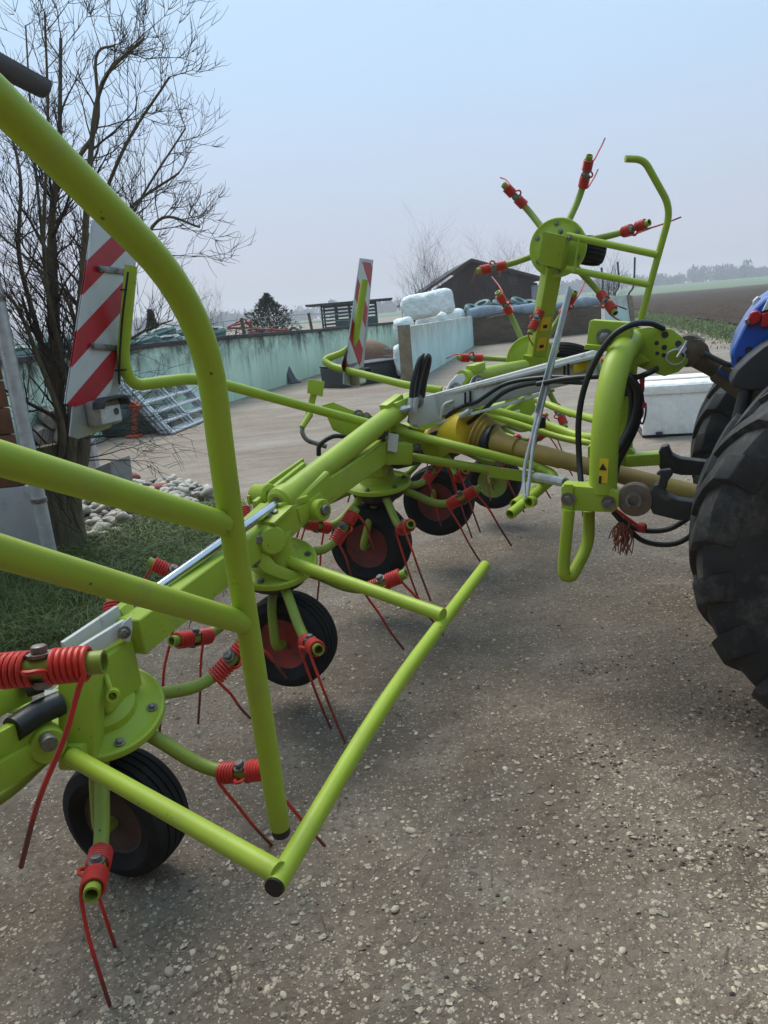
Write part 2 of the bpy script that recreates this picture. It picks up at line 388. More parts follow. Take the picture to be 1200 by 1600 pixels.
gp = [tuple(az(*q)[:2]) for q in ((-150, 1050), (0, 1010), (120, 995), (215, 985), (300, 930), (350, 880), (395, 845), (380, 812), (330, 800), (250, 815), (200, 830), (120, 850), (60, 870), (-150, 890))]
spots = []
bx0, bx1 = min(p[0] for p in gp), max(p[0] for p in gp); by0, by1 = min(p[1] for p in gp), max(p[1] for p in gp)
while len(spots) < 26000:
    x, y = rnd.uniform(bx0 - .2, bx1 + .2), rnd.uniform(by0 - .2, by1 + .2)
    jx, jy = x + .10 * math.sin(7 * y + 3 * x), y + .10 * math.sin(6 * x + 1)
    if in_poly(jx, jy, gp) and (math.sin(3.1 * x + 1) * math.sin(2.7 * y) > -.75 or rnd.random() < .4): spots.append((x, y, gz(x, y) - .004))
for _ in range(5200):      # ragged edge
    i = rnd.randrange(len(gp)); t = rnd.random(); a_, b_ = gp[i], gp[(i + 1) % len(gp)]
    x = a_[0] + (b_[0] - a_[0]) * t + rnd.gauss(0, .10); y = a_[1] + (b_[1] - a_[1]) * t + rnd.gauss(0, .10); spots.append((x, y, gz(x, y)))
g = link('grass_patch', blades(spots, .04, .19, .006, 1.3), M['grass']); tag(g, 'green grass growing at the foot of the bare tree', 'grass', kind='stuff')
mb = MB(); bp = [V(p[0], p[1], .003) for p in gp]
soilp = simple('grass_soil', (.045, .045, .02, 1), (.06, .05, .03, 1), 5, .95)
def sheet(name, poly, z, m):
    me = bpy.data.meshes.new(name); me.from_pydata([(p[0], p[1], z) for p in poly], [], [tuple(range(len(poly)))]); o = link(name, me, m); return tag(o, kind='structure')
sheet('grass_soil', gp, .022, soilp)
# verge strip by the field
spots = []
for _ in range(45000):
    u = rnd.uniform(-30, 40) if rnd.random() < .85 else rnd.uniform(-30, 160); v = rnd.gauss(-.9, .55) - .012 * u * (u > 0) * .2
    p = E1 - ed * u + en * v; spots.append((p[0], p[1], 0))
tag(link('grass_verge', blades(spots, .05, .17, .03, 1.2), M['drygrass']), 'rough green grass verge along the ploughed field', 'grass', kind='stuff')
vg = [E1 - ed * u + en * v for u, v in ((-30, -1.7), (-30, .4), (160, .4), (160, -2.0))]
sheet('verge_soil', vg, .012, simple('verge_soil', (.10, .13, .04, 1), (.13, .125, .05, 1), 2, .95))
# thin weeds by the stones
wp = [tuple(az(*q)[:2]) for q in ((330, 800), (400, 845), (400, 800), (360, 770), (300, 765))]
spots = []
for _ in range(2600):
    x, y = rnd.uniform(-2.0, -.6), rnd.uniform(5.2, 8.0)
    if in_poly(x, y, wp): spots.append((x, y, 0))
tag(link('weeds', blades(spots, .03, .10, .006, 1), M['drygrass']), 'thin weeds at the edge of the gravel yard', 'weeds', kind='stuff')

# ---- distant trees
def clumps(centres, count, size, squash=1.0):
    vs2, fs = [], []
    for (x, y, z, rx_, rz_) in centres:
        for _ in range(count):
            while True:
                a, b, c = rnd.uniform(-1, 1), rnd.uniform(-1, 1), rnd.uniform(-1, 1)
                if a * a + b * b + c * c < 1: break
            o = len(vs2); px, py, pz = x + a * rx_, y + b * rx_, max(.2, z + c * rz_)
            for _k in range(3): vs2.append((px + rnd.uniform(-size, size), py + rnd.uniform(-size, size), pz + rnd.uniform(-size, size) * squash))
            fs.append((o, o + 1, o + 2))
    me = bpy.data.meshes.new('tree_mass'); me.from_pydata(vs2, [], fs); me.update(); return me
M['farwood'] = simple('far_wood', (.045, .045, .042, 1), (.035, .04, .035, 1), .05, .95)
cs = []
for _ in range(420):
    x = rnd.uniform(-650, 1000); y = rnd.uniform(760, 900); h = rnd.uniform(8, 17) * (.6 + .5 * abs(math.sin(x * .03)))
    base = 4.5 * (0.25 + .75 * min(1, max(0, (x + 40) / 200)))
    cs.append((x, y, base + h * .5, rnd.uniform(5, 10), h * .55))
tag(link('far_wood', clumps(cs, 130, 2.2, 1.7), M['farwood']), 'hazy wood along the horizon beyond the fields', 'wood', kind='stuff')

# ---- silage walls
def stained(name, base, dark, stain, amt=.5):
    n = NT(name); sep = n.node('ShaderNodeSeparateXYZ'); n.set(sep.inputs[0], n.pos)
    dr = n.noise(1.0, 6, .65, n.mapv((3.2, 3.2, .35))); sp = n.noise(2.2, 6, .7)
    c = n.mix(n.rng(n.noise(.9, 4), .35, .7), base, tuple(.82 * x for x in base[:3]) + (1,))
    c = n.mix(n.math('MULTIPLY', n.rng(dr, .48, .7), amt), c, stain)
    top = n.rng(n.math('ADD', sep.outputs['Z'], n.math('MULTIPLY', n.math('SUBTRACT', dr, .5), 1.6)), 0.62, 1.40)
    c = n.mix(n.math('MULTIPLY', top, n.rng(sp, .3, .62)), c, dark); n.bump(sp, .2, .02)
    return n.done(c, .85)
sw = [az(60, 735) , az(200, 672), az(355, 628), az(500, 583), az(640, 542)]
sw[0] = sw[1] + (sw[1] - sw[2]) * .9
hts = [1.36, 1.36, 1.35, 1.24, 1.12]
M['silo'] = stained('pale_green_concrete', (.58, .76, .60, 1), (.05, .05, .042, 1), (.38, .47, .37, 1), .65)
silo = thing('silage_wall', sw[2], 'pale green streaked concrete silage wall running back to the shed', 'wall')
for i in range(4):
    a, b = sw[i], sw[i + 1]; t = unit(b - a); nn = unit(V(-t[1], t[0], 0))
    k = 3
    for j in range(k):
        p = a + (b - a) * (j / k) + t * .006; q = a + (b - a) * ((j + 1) / k) - t * .006; h0 = hts[i] + (hts[i + 1] - hts[i]) * j / k; h1 = hts[i] + (hts[i + 1] - hts[i]) * (j + 1) / k
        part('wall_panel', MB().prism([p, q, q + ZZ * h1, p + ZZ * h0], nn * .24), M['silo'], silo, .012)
    part('wall_cap', MB().bar(a + ZZ * (hts[i] + .04), b + ZZ * (hts[i + 1] + .04), .34, .09), simple('dark_wall_cap', (.035, .036, .036, 1), (.06, .058, .052, 1), 3, .9), silo, .02)
# plank leaning on the wall
p0 = az(455, 600); solo('leaning_plank', MB().bar(p0 + V(.1, 0, 0), at(446, 572, p0[1] + .25), .22, .04).bar(p0 + V(.22, .1, 0), at(449, 585, p0[1] + .3), .12, .05), M['blackplastic'], p0, 'dark green board scrap leaning on the silage wall', 'board', bevel=.01)
# silage heap behind the wall
hp_ = MB(); nu_, nv = 26, 10; pts = []
wd = unit(sw[2] - sw[1]); wnn = unit(V(-wd[1], wd[0], 0)); 
if wnn[0] > 0: wnn = -wnn
def heap_z(u, v): return .9 + .62 * math.sin(math.pi * min(1, (v + .8) / 4.6)) * (.9 + .1 * math.sin(u * 1.7)) + .05 * math.sin(3.1 * u + 2 * v)
for i in range(nu_):
    for j in range(nv):
        u = -3.5 + 9.5 * i / (nu_ - 1); v = .15 + 5.5 * j / (nv - 1); p = sw[1] + wd * u + wnn * v; pts.append((p[0], p[1], heap_z(u, v)))
hp_.add(pts, [(i * nv + j, i * nv + j + 1, (i + 1) * nv + j + 1, (i + 1) * nv + j) for i in range(nu_ - 1) for j in range(nv - 1)])
c_ = sw[1] + wnn * 2
heap = solo('silage_sheet', hp_, simple('teal_silage_sheet', (.05, .115, .115, 1), (.025, .05, .05, 1), 2.5, .45, bump=.3, bscale=4), (c_[0], c_[1], 0), 'dark teal sheet over the silage heap behind the wall', 'tarpaulin', ang=60)
tm = MB().lathe((0, 0, 0), ZZ, [(.17, -.08), (.27, -.10), (.32, -.05), (.32, .05), (.27, .10), (.17, .08)], 20, closed=True).mesh('weight_tyre')
for k, (u, v) in enumerate([(u + .3 * (v % 2), .5 + v * .85) for v in range(3) for u in (-2.6, -1.7, -.9, .0, .8, 1.7, 2.5, 3.4, 4.4)]):
    p = sw[1] + wd * u + wnn * v; o = link('weight_tyre', tm, M['rubber'] if k % 3 else simple('faded_teal_rubber', (.10, .19, .18, 1), (.06, .12, .115, 1), 5, .6))
    o.location = (p[0], p[1], heap_z(u, v) + .09); o.rotation_euler = (rnd.uniform(-.2, .2), rnd.uniform(-.2, .2), 0)
    tag(o, 'old car tyre lying on the teal silage sheet', 'tyre', 'tyres weighing down the silage sheet')
# fence above the wall
fr = thing('wire_fence', (sw[3][0], sw[3][1], 0), 'thin wire fence on leaning posts above the silage wall', 'fence')
fpts = []
for (x, yb, xt, yt, Yy) in ((383, 524, 377, 497, 18.6), (488, 516, 482, 489, 23.6), (300, 540, 292, 508, 16), (575, 508, 572, 490, 30)):
    a, b = at(x, yb, Yy), at(xt, yt, Yy); a[2] = 1.2; part('fence_post', MB().sweep([a, b], .045, 8), M['cast'], fr); fpts.append((Yy, a, b))
fpts.sort(key=lambda q: q[0])
for k in (.95, .55):
    for (q, r_) in zip(fpts[:-1], fpts[1:]):
        part('fence_wire', MB().sweep([q[1] + (q[2] - q[1]) * k, r_[1] + (r_[2] - r_[1]) * k], .008, 5), M['steel'], fr)
# red implement beyond the wall
ri = thing('red_implement', at(400, 520, 27) * V(1, 1, 0), 'red tubular farm implement parked behind the silage wall', 'implement')
RM = simple('faded_red_paint', (.30, .05, .035, 1), (.22, .04, .03, 1), 6, .6)
for a, b in (((355, 512), (382, 498)), ((382, 498), (392, 512)), ((355, 513), (392, 512)), ((365, 508), (392, 503)), ((392, 500), (392, 520)), ((388, 520), (452, 520)), ((388, 514), (452, 516)), ((400, 510), (400, 528)), ((425, 512), (425, 528)), ((448, 512), (448, 526)), ((370, 512), (368, 525))):
    part('frame_tube', MB().sweep([at(*a, 27), at(*b, 27.3)], .035, 8), RM, ri)
part('wheel', MB().lathe(at(410, 528, 27.2), V(1, 0, 0), [(.1, -.08), (.3, -.08), (.35, 0), (.3, .08), (.1, .08)], 16), M['rubber'], ri)
for a in ((400, 528), (448, 526), (368, 525)):
    q = at(*a, 27.15); part('frame_leg', MB().sweep([q, V(q[0], q[1], 0)], .04, 8), RM, ri)
# ================================================================ the tedder
TROOT = V(0, 3.9, 0)
ted = thing('hay_tedder', TROOT, 'lime green rotary hay tedder with red spring tines, folded behind the blue tractor', 'hay tedder')
TM = Matrix.Translation(Vector(-TROOT))

def tine_mesh(inward=0.0):
    mb = MB(); rc = .0275; w = .0052; turns = 6; pitch = .0109
    for x0, sgn in ((.452, 1), (.418, -1)):
        pts = []
        N = turns * 12
        for k in range(N + 1):
            ph = math.pi + 2 * math.pi * (k - N) / 12
            pts.append(V(x0 + sgn * pitch * k / 12, rc * math.cos(ph), rc * math.sin(ph)))
        xe = pts[-1][0]
        pts += smooth([V(xe + sgn * .002, -rc - .0005, -.012), V(xe + sgn * .004 - inward * .1, -rc + .001, -.04), V(xe + sgn * .010 + .0 - inward * .35, -rc + .010, -.12), V(xe + sgn * .014 - .015 - inward * .7, -rc + .028, -.24), V(xe + sgn * .016 - .025 - inward, -rc + .05, -.37)], 4)
        mb.sweep(pts, w, 7)
    # loop that joins the two coils under the clamp
    mb.sweep(smooth([V(.418, -rc, 0), V(.424, -rc - .012, .004), V(.435, -rc - .016, .004), V(.446, -rc - .012, .004), V(.452, -rc, 0)], 4), w, 7)
    return mb.mesh('spring_tine')
def arm_mesh():
    mb = MB()
    pts = fillet([V(.06, 0, -.035), V(.16, 0, -.055), V(.345, 0, -.148), V(.545, 0, -.033)], .13, 8)
    mb.sweep(pts, .0205, 14, hollow=.74)
    return mb.mesh('tine_arm')
def bolt_mesh():
    mb = MB(); mb.lathe(V(.435, 0, 0), ZZ, [(.014, -.036), (.018, -.03), (.018, -.022), (.010, -.022), (.010, .020), (.022, .020), (.022, .026), (.0135, .026), (.0135, .038), (.011, .040)], 12)
    return mb.mesh('clamp_bolt')
TINE, ARM, CBOLT = tine_mesh(), arm_mesh(), bolt_mesh(); TINE_IN = tine_mesh(.17); TINE_IN.materials.append(M['tine'])
TINE.materials.append(M['tine']); ARM.materials.append(M['green_arm']); CBOLT.materials.append(M['steel'])
ARM_SLOPE = math.radians(30)
def rotor(C, n, phase, skip=(), bolts=True, k=1.0, step=60, hub=True, tine=None):
    n = unit(n); X = unit(V(1, 0, 0) - n * n[0]); Yv = np.cross(n, X)
    mb = MB().lathe(C, n, [(.02, -.014), (.13, -.014), (.168, -.022), (.1775, -.018), (.1785, -.006), (.175, .003), (.168, .0045), (.160, .001), (.150, -.001), (.125, .001), (.12, .004), (.07, .009), (.065, .016), (.02, .016)], 56)
    d = part('rotor_disc', mb, M['green'], ted, ang=28)
    if hub:
        part('rotor_hub', MB().lathe(C, n, [(.03, -.115), (.085, -.11), (.10, -.085), (.135, -.07), (.15, -.03), (.15, -.016)], 36), M['blackmetal'], d)
    if bolts:
        for a in range(6):
            t = math.radians(a * 60 + 22 + phase); part('disc_bolt', MB().bolt(C + n * .002 + .142 * (math.cos(t) * X + math.sin(t) * Yv), n, .009, .011), M['steel'], d)
    for a in range(6):
        if a in skip: continue
        t = math.radians(phase + a * step); r = math.cos(t) * X + math.sin(t) * Yv; s = np.cross(n, r)
        W = Matrix(((r[0], s[0], n[0], C[0]), (r[1], s[1], n[1], C[1]), (r[2], s[2], n[2], C[2]), (0, 0, 0, 1)))
        for nm, me in (('tine_arm', ARM), ('spring_tine', tine or TINE), ('clamp_bolt', CBOLT)):
            o = bpy.data.objects.new(nm, me); scene.collection.objects.link(o); o.parent = d
            L = W
            if nm != 'tine_arm':   # the coil sits on the rising end of the arm
                L = W @ Matrix.Translation((.015, 0, -.088)) @ Matrix.Translation((.435, 0, 0)) @ Matrix.Rotation(-ARM_SLOPE, 4, 'Y') @ Matrix.Translation((-.435, 0, 0))
            o.matrix_local = TM @ L
    return d
def tyre_mb(C, ax, R, Wd, rr, ribs=5):
    h = Wd / 2; p = [(rr, -h * .62), (rr + .012, -h * .8), (rr + (R - rr) * .5, -h * 1.0), (R - .035, -h * .97), (R - .014, -h * .86)]
    w0 = h * .80
    for i in range(ribs):
        a = -w0 + 2 * w0 * i / ribs; b = -w0 + 2 * w0 * (i + 1) / ribs; g = (b - a) * .13
        cr = lambda x: R - .010 * (x / w0) ** 2
        p += [(cr(a + g), a + g), (cr(b - g), b - g)]
        if i < ribs - 1: p += [(R - .011, b - g * .6), (R - .011, b + g * .6)]
    p += [(R - .014, h * .86), (R - .035, h * .97), (rr + (R - rr) * .5, h), (rr + .012, h * .8), (rr, h * .62)]
    return MB().lathe(C, ax, p, 56, closed=True)
def wheel(C, ax, R, Wd, rim, top, side=-1, stem=True):
    ax = unit(ax); rr = R * .52; h = Wd / 2
    w = part('wheel', MB().lathe(C, ax, [(rr * .98, -h * .66), (rr * 1.05, -h * .72), (rr * 1.0, -h * .60), (rr * .86, -h * .5), (rr * .80, -h * .15), (rr * .45, -h * .05), (rr * .4, -h * .3), (rr * .2, -h * .32),
        (rr * .2, h * .3), (rr * .8, h * .15), (rr * .86, h * .5), (rr * 1.0, h * .6), (rr * 1.05, h * .72), (rr * .98, h * .66)], 40), rim, ted)
    part('tyre', tyre_mb(C, ax, R, Wd, rr), M['rubber'], w, ang=30)
    for s in (-1,):
        part('axle_nut', MB().bolt(C - ax * h * .32, -ax, .022, .02), M['steel'], w)
    if stem:
        e = C - ax * (h + .035) * 1.0
        q = C + (np.asarray(top) - C) * .55 - ax * (h + .035)
        part('wheel_stem', MB().sweep(fillet([np.asarray(top), np.asarray(top) * .35 + q * .65, e, C - ax * h * .25], .05, 5), .019, 12), M['green_arm'], ted)
    return w
def view_tilt(C, deg, side=0):
    b = unit(V(-C[0], -C[1], 0)); a = math.radians(deg); s = np.cross(ZZ, b)
    return unit(ZZ * math.cos(a) + b * math.sin(a) + s * math.sin(math.radians(side)))

R1 = at(160, 1108, 2.0); R2 = at(428, 876, 2.93); R3 = at(590, 752, 3.9); R4 = V(.40, 4.80, .76); R5 = V(.84, 5.72, .74)
R6 = at(830, 563, 5.45); R7 = at(871, 387, 4.9); n0 = unit(V(.5, .14, .86)); r0_ = unit(V(1, 0, 0) - n0 * n0[0]); R0 = at(62, 1042, 1.2) - r0_ * .447 + n0 * .088
rotor(R1, view_tilt(R1, 22), 41)
rotor(R2, view_tilt(R2, 18), 51)
rotor(R3, view_tilt(R3, 8), 45)
rotor(R4, view_tilt(R4, 5), 40, bolts=False)
rotor(R5, view_tilt(R5, 4), 20, bolts=False)
nf6 = unit(C0 - R6 + V(-.6, 0, -.2)); nf7 = unit(C0 - R7 + V(-1.2, 0, .5))
rotor(R6, nf6, 54, bolts=False)
rotor(R7, nf7, 8)
rotor(R0, n0, 0, skip=(1,), tine=TINE_IN)

wheel(at(197, 1266, 2.0), UX, .193, .165, M['rust_rim'], R1 - ZZ * .08)
wheel(at(453, 997, 2.95), UX, .203, .17, M['redrim'], R2 - ZZ * .08)
wheel(at(580, 848, 3.9), UX, .222, .18, M['darkrim'], R3 - ZZ * .08)
wheel(at(686, 781, 4.6), UX, .226, .18, M['darkrim'], R4 - ZZ * .08)
wheel(at(772, 752, 5.45), UX, .205, .16, M['green_arm'], R5 - ZZ * .08)
w6 = R6 - nf6 * .30 + V(.10, .0, .05); w7 = R7 - nf7 * .34 + V(.08, 0, .03)
wheel(at(888, 560, 5.75), unit(V(.3, .3, .9)), .19, .15, M['redrim'], R6 - nf6 * .05, stem=False)
wheel(at(923, 392, 5.15), unit(V(.25, .1, 1)), .10, .16, M['redrim'], R7 - nf7 * .05, stem=False)
part('wheel_stem', MB().sweep(fillet([R7 - nf7 * .05, at(905, 360, 5.1), at(916, 375, 5.1), at(918, 395, 5.15)], .04), .018, 10), M['green'], ted)
part('wheel_stem', MB().sweep(fillet([R6 - nf6 * .05, at(868, 548, 5.6), at(885, 556, 5.72)], .04), .018, 10), M['green'], ted)

def tube(name, pts, r, m='green', fil=.08, n=20, hollow=0, hollow0=0, parent=None, sm=False, label=None):
    P3 = [at(*p) if len(p) == 3 else np.asarray(p) for p in [tuple(q) for q in pts]]
    P3 = smooth(P3, 8) if sm else (fillet(P3, fil, 8) if len(P3) > 2 else P3)
    return part(name, MB().sweep(P3, r, n, hollow=hollow, hollow0=hollow0), M[m], parent or ted, ang=40, label=label)
def pbar(name, p, q, w, h, m='green', bevel=.006, parent=None, hint=ZZ, seg=2):
    p = at(*p) if not isinstance(p, np.ndarray) else p; q = at(*q) if not isinstance(q, np.ndarray) else q
    return part(name, MB().bar(p, q, w, h, hint), M[m], parent or ted, bevel, seg=seg)
def pplate(name, px, O, N, t, m='green', bevel=.003, parent=None):
    N = unit(N); poly = [apl(x, y, O, N) for x, y in px]
    return part(name, MB().prism(poly, N * t), M[m], parent or ted, bevel)
def bolts_at(lst, N, r=.012, h=.012, parent=None, m='steel'):
    for p in lst:
        q = at(*p) if not isinstance(p, np.ndarray) else p
        part('bolt', MB().bolt(q, N, r, h), M[m], parent or ted)

# ---- near guard hoop
hp = tube('guard_hoop', [(-150, 20, .94), (-10, 147, 1.0), (318, 478, 1.3), (352, 760, 1.38), (437, 1290, 1.55)], .0245, fil=.19, n=28)
part('end_plug', MB().sweep([at(437, 1288, 1.55), at(439.5, 1301, 1.556)], .0225, 20), M['black'], hp)
tube('guard_arm', [(-230, 648, .84), (0, 716, .95), (348, 818, 1.375)], .0235, n=28)
tube('guard_arm', [(-230, 790, .86), (0, 862, .97), (378, 972, 1.425)], .0235, n=28)
gm = pbar('guard_mount', at(-230, 600, .85), at(-225, 860, .86), .05, .06, 'green')
pbar('guard_mount', at(-228, 850, .87), R0 + V(0, 0, .02), .09, .09, 'green')
# ---- guard rail in front of rotors one and two
n1 = view_tilt(R1, 22)
tube('guard_rail', [(112, 1182, 1.79), (435, 1364, 1.30)], .0235, n=24)
tube('guard_rail', [(430, 1384, 1.28), (603, 1090, 1.93), (758, 884, 2.86)], .0225, fil=.5, n=24)
part('end_plug', MB().sweep([at(432, 1381, 1.285), at(427.5, 1388, 1.272)], .0205, 20), M['black'], ted)
tube('guard_rail', [(447, 876, 2.88), (692, 961, 2.36)], .0235, n=24)
part('rail_socket', MB().bar(at(108, 1180, 1.80), at(128, 1168, 1.86), .07, .05), M['green'], ted, .006)

# ---- arm between rotors one and two, hinge boxes, ram
pbar('swing_arm', (200, 995, 2.07), (400, 842, 2.86), .105, .115, bevel=.010, seg=3)
bx = unit(at(400, 842, 2.86) - at(200, 995, 2.07)); by = unit(np.cross(ZZ, bx)); bz = np.cross(bx, by)
gb1 = part('gearbox', MB().box(R1 + V(.0, .0, .105) + bx * .02, bx, by, bz, (.17, .15, .17)), M['green'], ted, .018, seg=3)
part('gearbox_collar', MB().lathe(R1, n1, [(.10, .0), (.095, .03), (.07, .045), (.05, .05)], 32), M['green'], gb1)
part('gearbox_rib', MB().sweep(fillet([at(165, 1055, 1.93), at(172, 1075, 1.91), at(176, 1088, 1.90)], .02), .008, 8), M['green'], gb1)
part('gearbox_eye', MB().lathe(at(177, 1086, 1.9), unit(V(.3, -1, .3)), [(.018, -.02), (.018, .02), (.011, .02), (.011, -.0)], 18), M['green'], gb1)
pbar('hinge_bracket', (128, 1040, 1.90), (128, 1195, 1.86), .085, .10, bevel=.010)
pbar('hinge_cheek', (150, 1030, 1.96), (118, 1180, 1.86), .03, .11, bevel=.006)
hg = part('hinge_knuckle', MB().lathe(at(72, 1160, 1.80), unit(V(.55, -.8, .1)), [(.046, -.05), (.048, -.046), (.048, .03), (.044, .036)], 28), M['green'], ted)
part('hinge_pin', MB().lathe(at(76, 1160, 1.75), unit(V(.55, -.8, .1)), [(.021, -.02), (.021, .012), (.018, .016)], 20), M['steel'], hg)
pbar('hinge_arm', (130, 1135, 1.90), (60, 1175, 1.82), .06, .07, bevel=.008)
pbar('wing_arm', (75, 1120, 1.84), (-120, 1230, 1.52), .03, .075, bevel=.006)
pbar('wing_arm', (58, 1175, 1.78), (-130, 1290, 1.46), .03, .075, bevel=.006)
pbar('wing_arm', (45, 1075, 1.88), (-110, 1150, 1.58), .022, .07, bevel=.006)
tube('drive_joint', [(96, 1098, 1.86), (62, 1112, 1.82), (20, 1140, 1.74)], .034, 'black', n=18)
part('joint_collar', MB().lathe(at(52, 1068, 1.85), unit(V(.9, .4, .1)), [(.02, -.02), (.032, -.02), (.032, .02), (.02, .02)], 20), M['blackmetal'], ted)
pplate('warning_plate', [(68, 1080), (100, 1076), (104, 1090), (72, 1093)], at(85, 1085, 1.93), V(0, -.5, .8), .004, 'greybeam', 0)
pbar('lower_beam', R0 + V(.06, .05, -.02), at(-40, 1200, 1.6), .09, .09, bevel=.01)
# ram clevis
cl = pbar('ram_clevis', (100, 1014, 1.93), (186, 956, 2.10), .016, .045, 'greybeam', .004)
pbar('clevis_cheek', (128, 1020, 1.92), (196, 978, 2.05), .016, .045, 'greybeam', .004, parent=cl)
pplate('clevis_lug', [(180, 990), (193, 972), (205, 962), (207, 980), (203, 1003), (192, 1000)], at(195, 985, 2.03), V(.35, -.9, .2), .02, 'greybeam', .004, parent=cl)
bolts_at([at(194, 988, 2.0)], V(.35, -.9, .2), .011, .012, cl)
part('rod_nut', MB().lathe(at(193, 957, 2.13), bx, [(.028, -.03), (.03, -.02), (.03, .02), (.024, .03)], 6), M['green'], cl)
ram = tube('ram_cylinder', [(441, 781, 2.98), (638, 628, 3.95)], .0505, n=32)
rd = unit(at(638, 628, 3.95) - at(441, 781, 2.98)); ca = at(441, 781, 2.98)
tube('ram_rod', [(195, 956, 2.13), (443, 780, 2.99)], .0195, 'chrome', n=24, parent=ram)
part('ram_gland', MB().lathe(ca, rd, [(.022, -.035), (.044, -.035), (.052, -.028), (.060, -.02), (.060, .02), (.055, .026), (.055, .045), (.051, .05)], 32), M['green'], ram)
part('gland_seal', MB().lathe(ca, rd, [(.0215, -.042), (.03, -.042), (.03, -.03), (.0215, -.03)], 24), M['steel'], ram)
part('ram_end', MB().bar(at(612, 640, 3.78), at(648, 622, 3.98), .07, .07), M['green'], ram, .01)
part('ram_cap', MB().lathe(at(610, 650, 3.80), rd, [(.05, -.02), (.056, -.02), (.056, .09), (.045, .11)], 28), M['green'], ram)
tube('oil_pipe', [(452, 797, 2.98), (462, 797, 2.98), (590, 695, 3.62), (604, 684, 3.7), (613, 655, 3.78), (606, 636, 3.80), (618, 628, 3.85)], .0085, fil=.03, n=10, parent=ram)
part('pipe_clip', MB().box(at(597, 672, 3.66), rd, by, bz, (.05, .04, .07)), M['blackmetal'], ram, .005)
pbar('pipe_fitting', (598, 662, 3.64), (600, 690, 3.64), .02, .02, 'blackmetal', .004, parent=ram)
pbar('port_block', (600, 640, 3.76), (625, 622, 3.86), .055, .05, bevel=.008, parent=ram)
part('port_fitting', MB().lathe(at(628, 640, 3.78), unit(V(.9, -.3, .2)), [(.014, -.03), (.014, .0), (.018, .0), (.018, .025), (.013, .025), (.013, .05)], 6), M['zinc'], ram)

# ---- rotor two casting
gb2 = pbar('gearbox', (400, 846, 2.84), (500, 752, 3.22), .15, .125, bevel=.022, seg=3)
part('gearbox_foot', MB().lathe(R2, view_tilt(R2, 18), [(.11, .0), (.10, .03), (.085, .06), (.08, .14)], 32), M['green'], gb2)
g2x = unit(at(500, 752, 3.22) - at(400, 846, 2.84)); g2y = unit(np.cross(ZZ, g2x)); g2z = np.cross(g2x, g2y)
fl = part('flange_plate', MB().box(at(418, 803, 2.90) , g2x, g2y, g2z, (.13, .17, .016)), M['green'], gb2, .005)
bolts_at([(405, 812, 2.84), (416, 805, 2.86), (421, 797, 2.90), (431, 803, 2.88)], g2z, .013, .014, gb2)
pbar('top_rib', (432, 792, 2.92), (478, 778, 3.02), .05, .03, bevel=.008, parent=gb2)
part('gearbox_bulge', MB().lathe(at(427, 845, 2.80), unit(V(.5, -.8, .1)), [(.06, -.05), (.058, -.006), (.05, .004), (.02, .008)], 28), M['green'], gb2)
for px, py, Yy in ((494, 797, 3.04), (411, 773, 3.10)):
    k = part('hinge_knuckle', MB().lathe(at(px, py, Yy), unit(V(.75, -.62, .1)), [(.044, -.045), (.047, -.04), (.047, .04), (.043, .045)], 28), M['green'], ted)
    part('hinge_pin', MB().lathe(at(px, py, Yy) + unit(V(.75, -.62, .1)) * .045, unit(V(.75, -.62, .1)), [(.022, -.01), (.022, .014), (.018, .018)], 20), M['steel'], k)
pbar('knuckle_web', (462, 806, 2.96), (500, 780, 3.10), .04, .07, bevel=.008)
bolts_at([(401, 843, 2.78), (398, 875, 2.78)], unit(V(.5, -.85, .1)), .018, .02)
pplate('rail_bracket', [(398, 838), (410, 844), (420, 868), (430, 881), (452, 890), (478, 897), (478, 905), (468, 912), (440, 905), (412, 894), (393, 875)], at(435, 885, 2.80), unit(V(.45, -.85, .25)), .014, bevel=.004)
pbar('linkage_rail', (398, 790, 3.0), (476, 728, 3.45), .022, .04, bevel=.005)
pbar('linkage_rail', (388, 782, 3.08), (474, 722, 3.52), .014, .04, bevel=.004)
# ---- arm to rotor three
pbar('swing_arm', (482, 778, 3.12), (598, 700, 3.80), .115, .115, bevel=.012, seg=3)
gb3 = part('gearbox', MB().box(R3 + V(.0, -.0, .12), bx, by, bz, (.2, .15, .16)), M['green'], ted, .02, seg=3)
part('gearbox_collar', MB().lathe(R3, view_tilt(R3, 8), [(.10, .0), (.095, .03), (.08, .06), (.07, .08)], 32), M['green'], gb3)
pbar('gearbox_block', (590, 708, 3.74), (640, 708, 3.80), .10, .11, bevel=.014, parent=gb3)
part('gearbox_cover', MB().box(at(603, 678, 3.82), bx, by, bz, (.16, .11, .012)), M['blackplastic'], gb3, .003)
pplate('label_plate', [(607, 676), (623, 679), (620, 707), (605, 704)], at(614, 690, 3.70), V(.2, -1, .1), .004, 'greybeam', 0, parent=gb3)
bolts_at([(551, 733, 3.55)], unit(V(.6, -.8, .1)), .018, .016)
tube('drive_joint', [(620, 718, 3.82), (650, 712, 4.0)], .05, 'blackmetal', n=18)

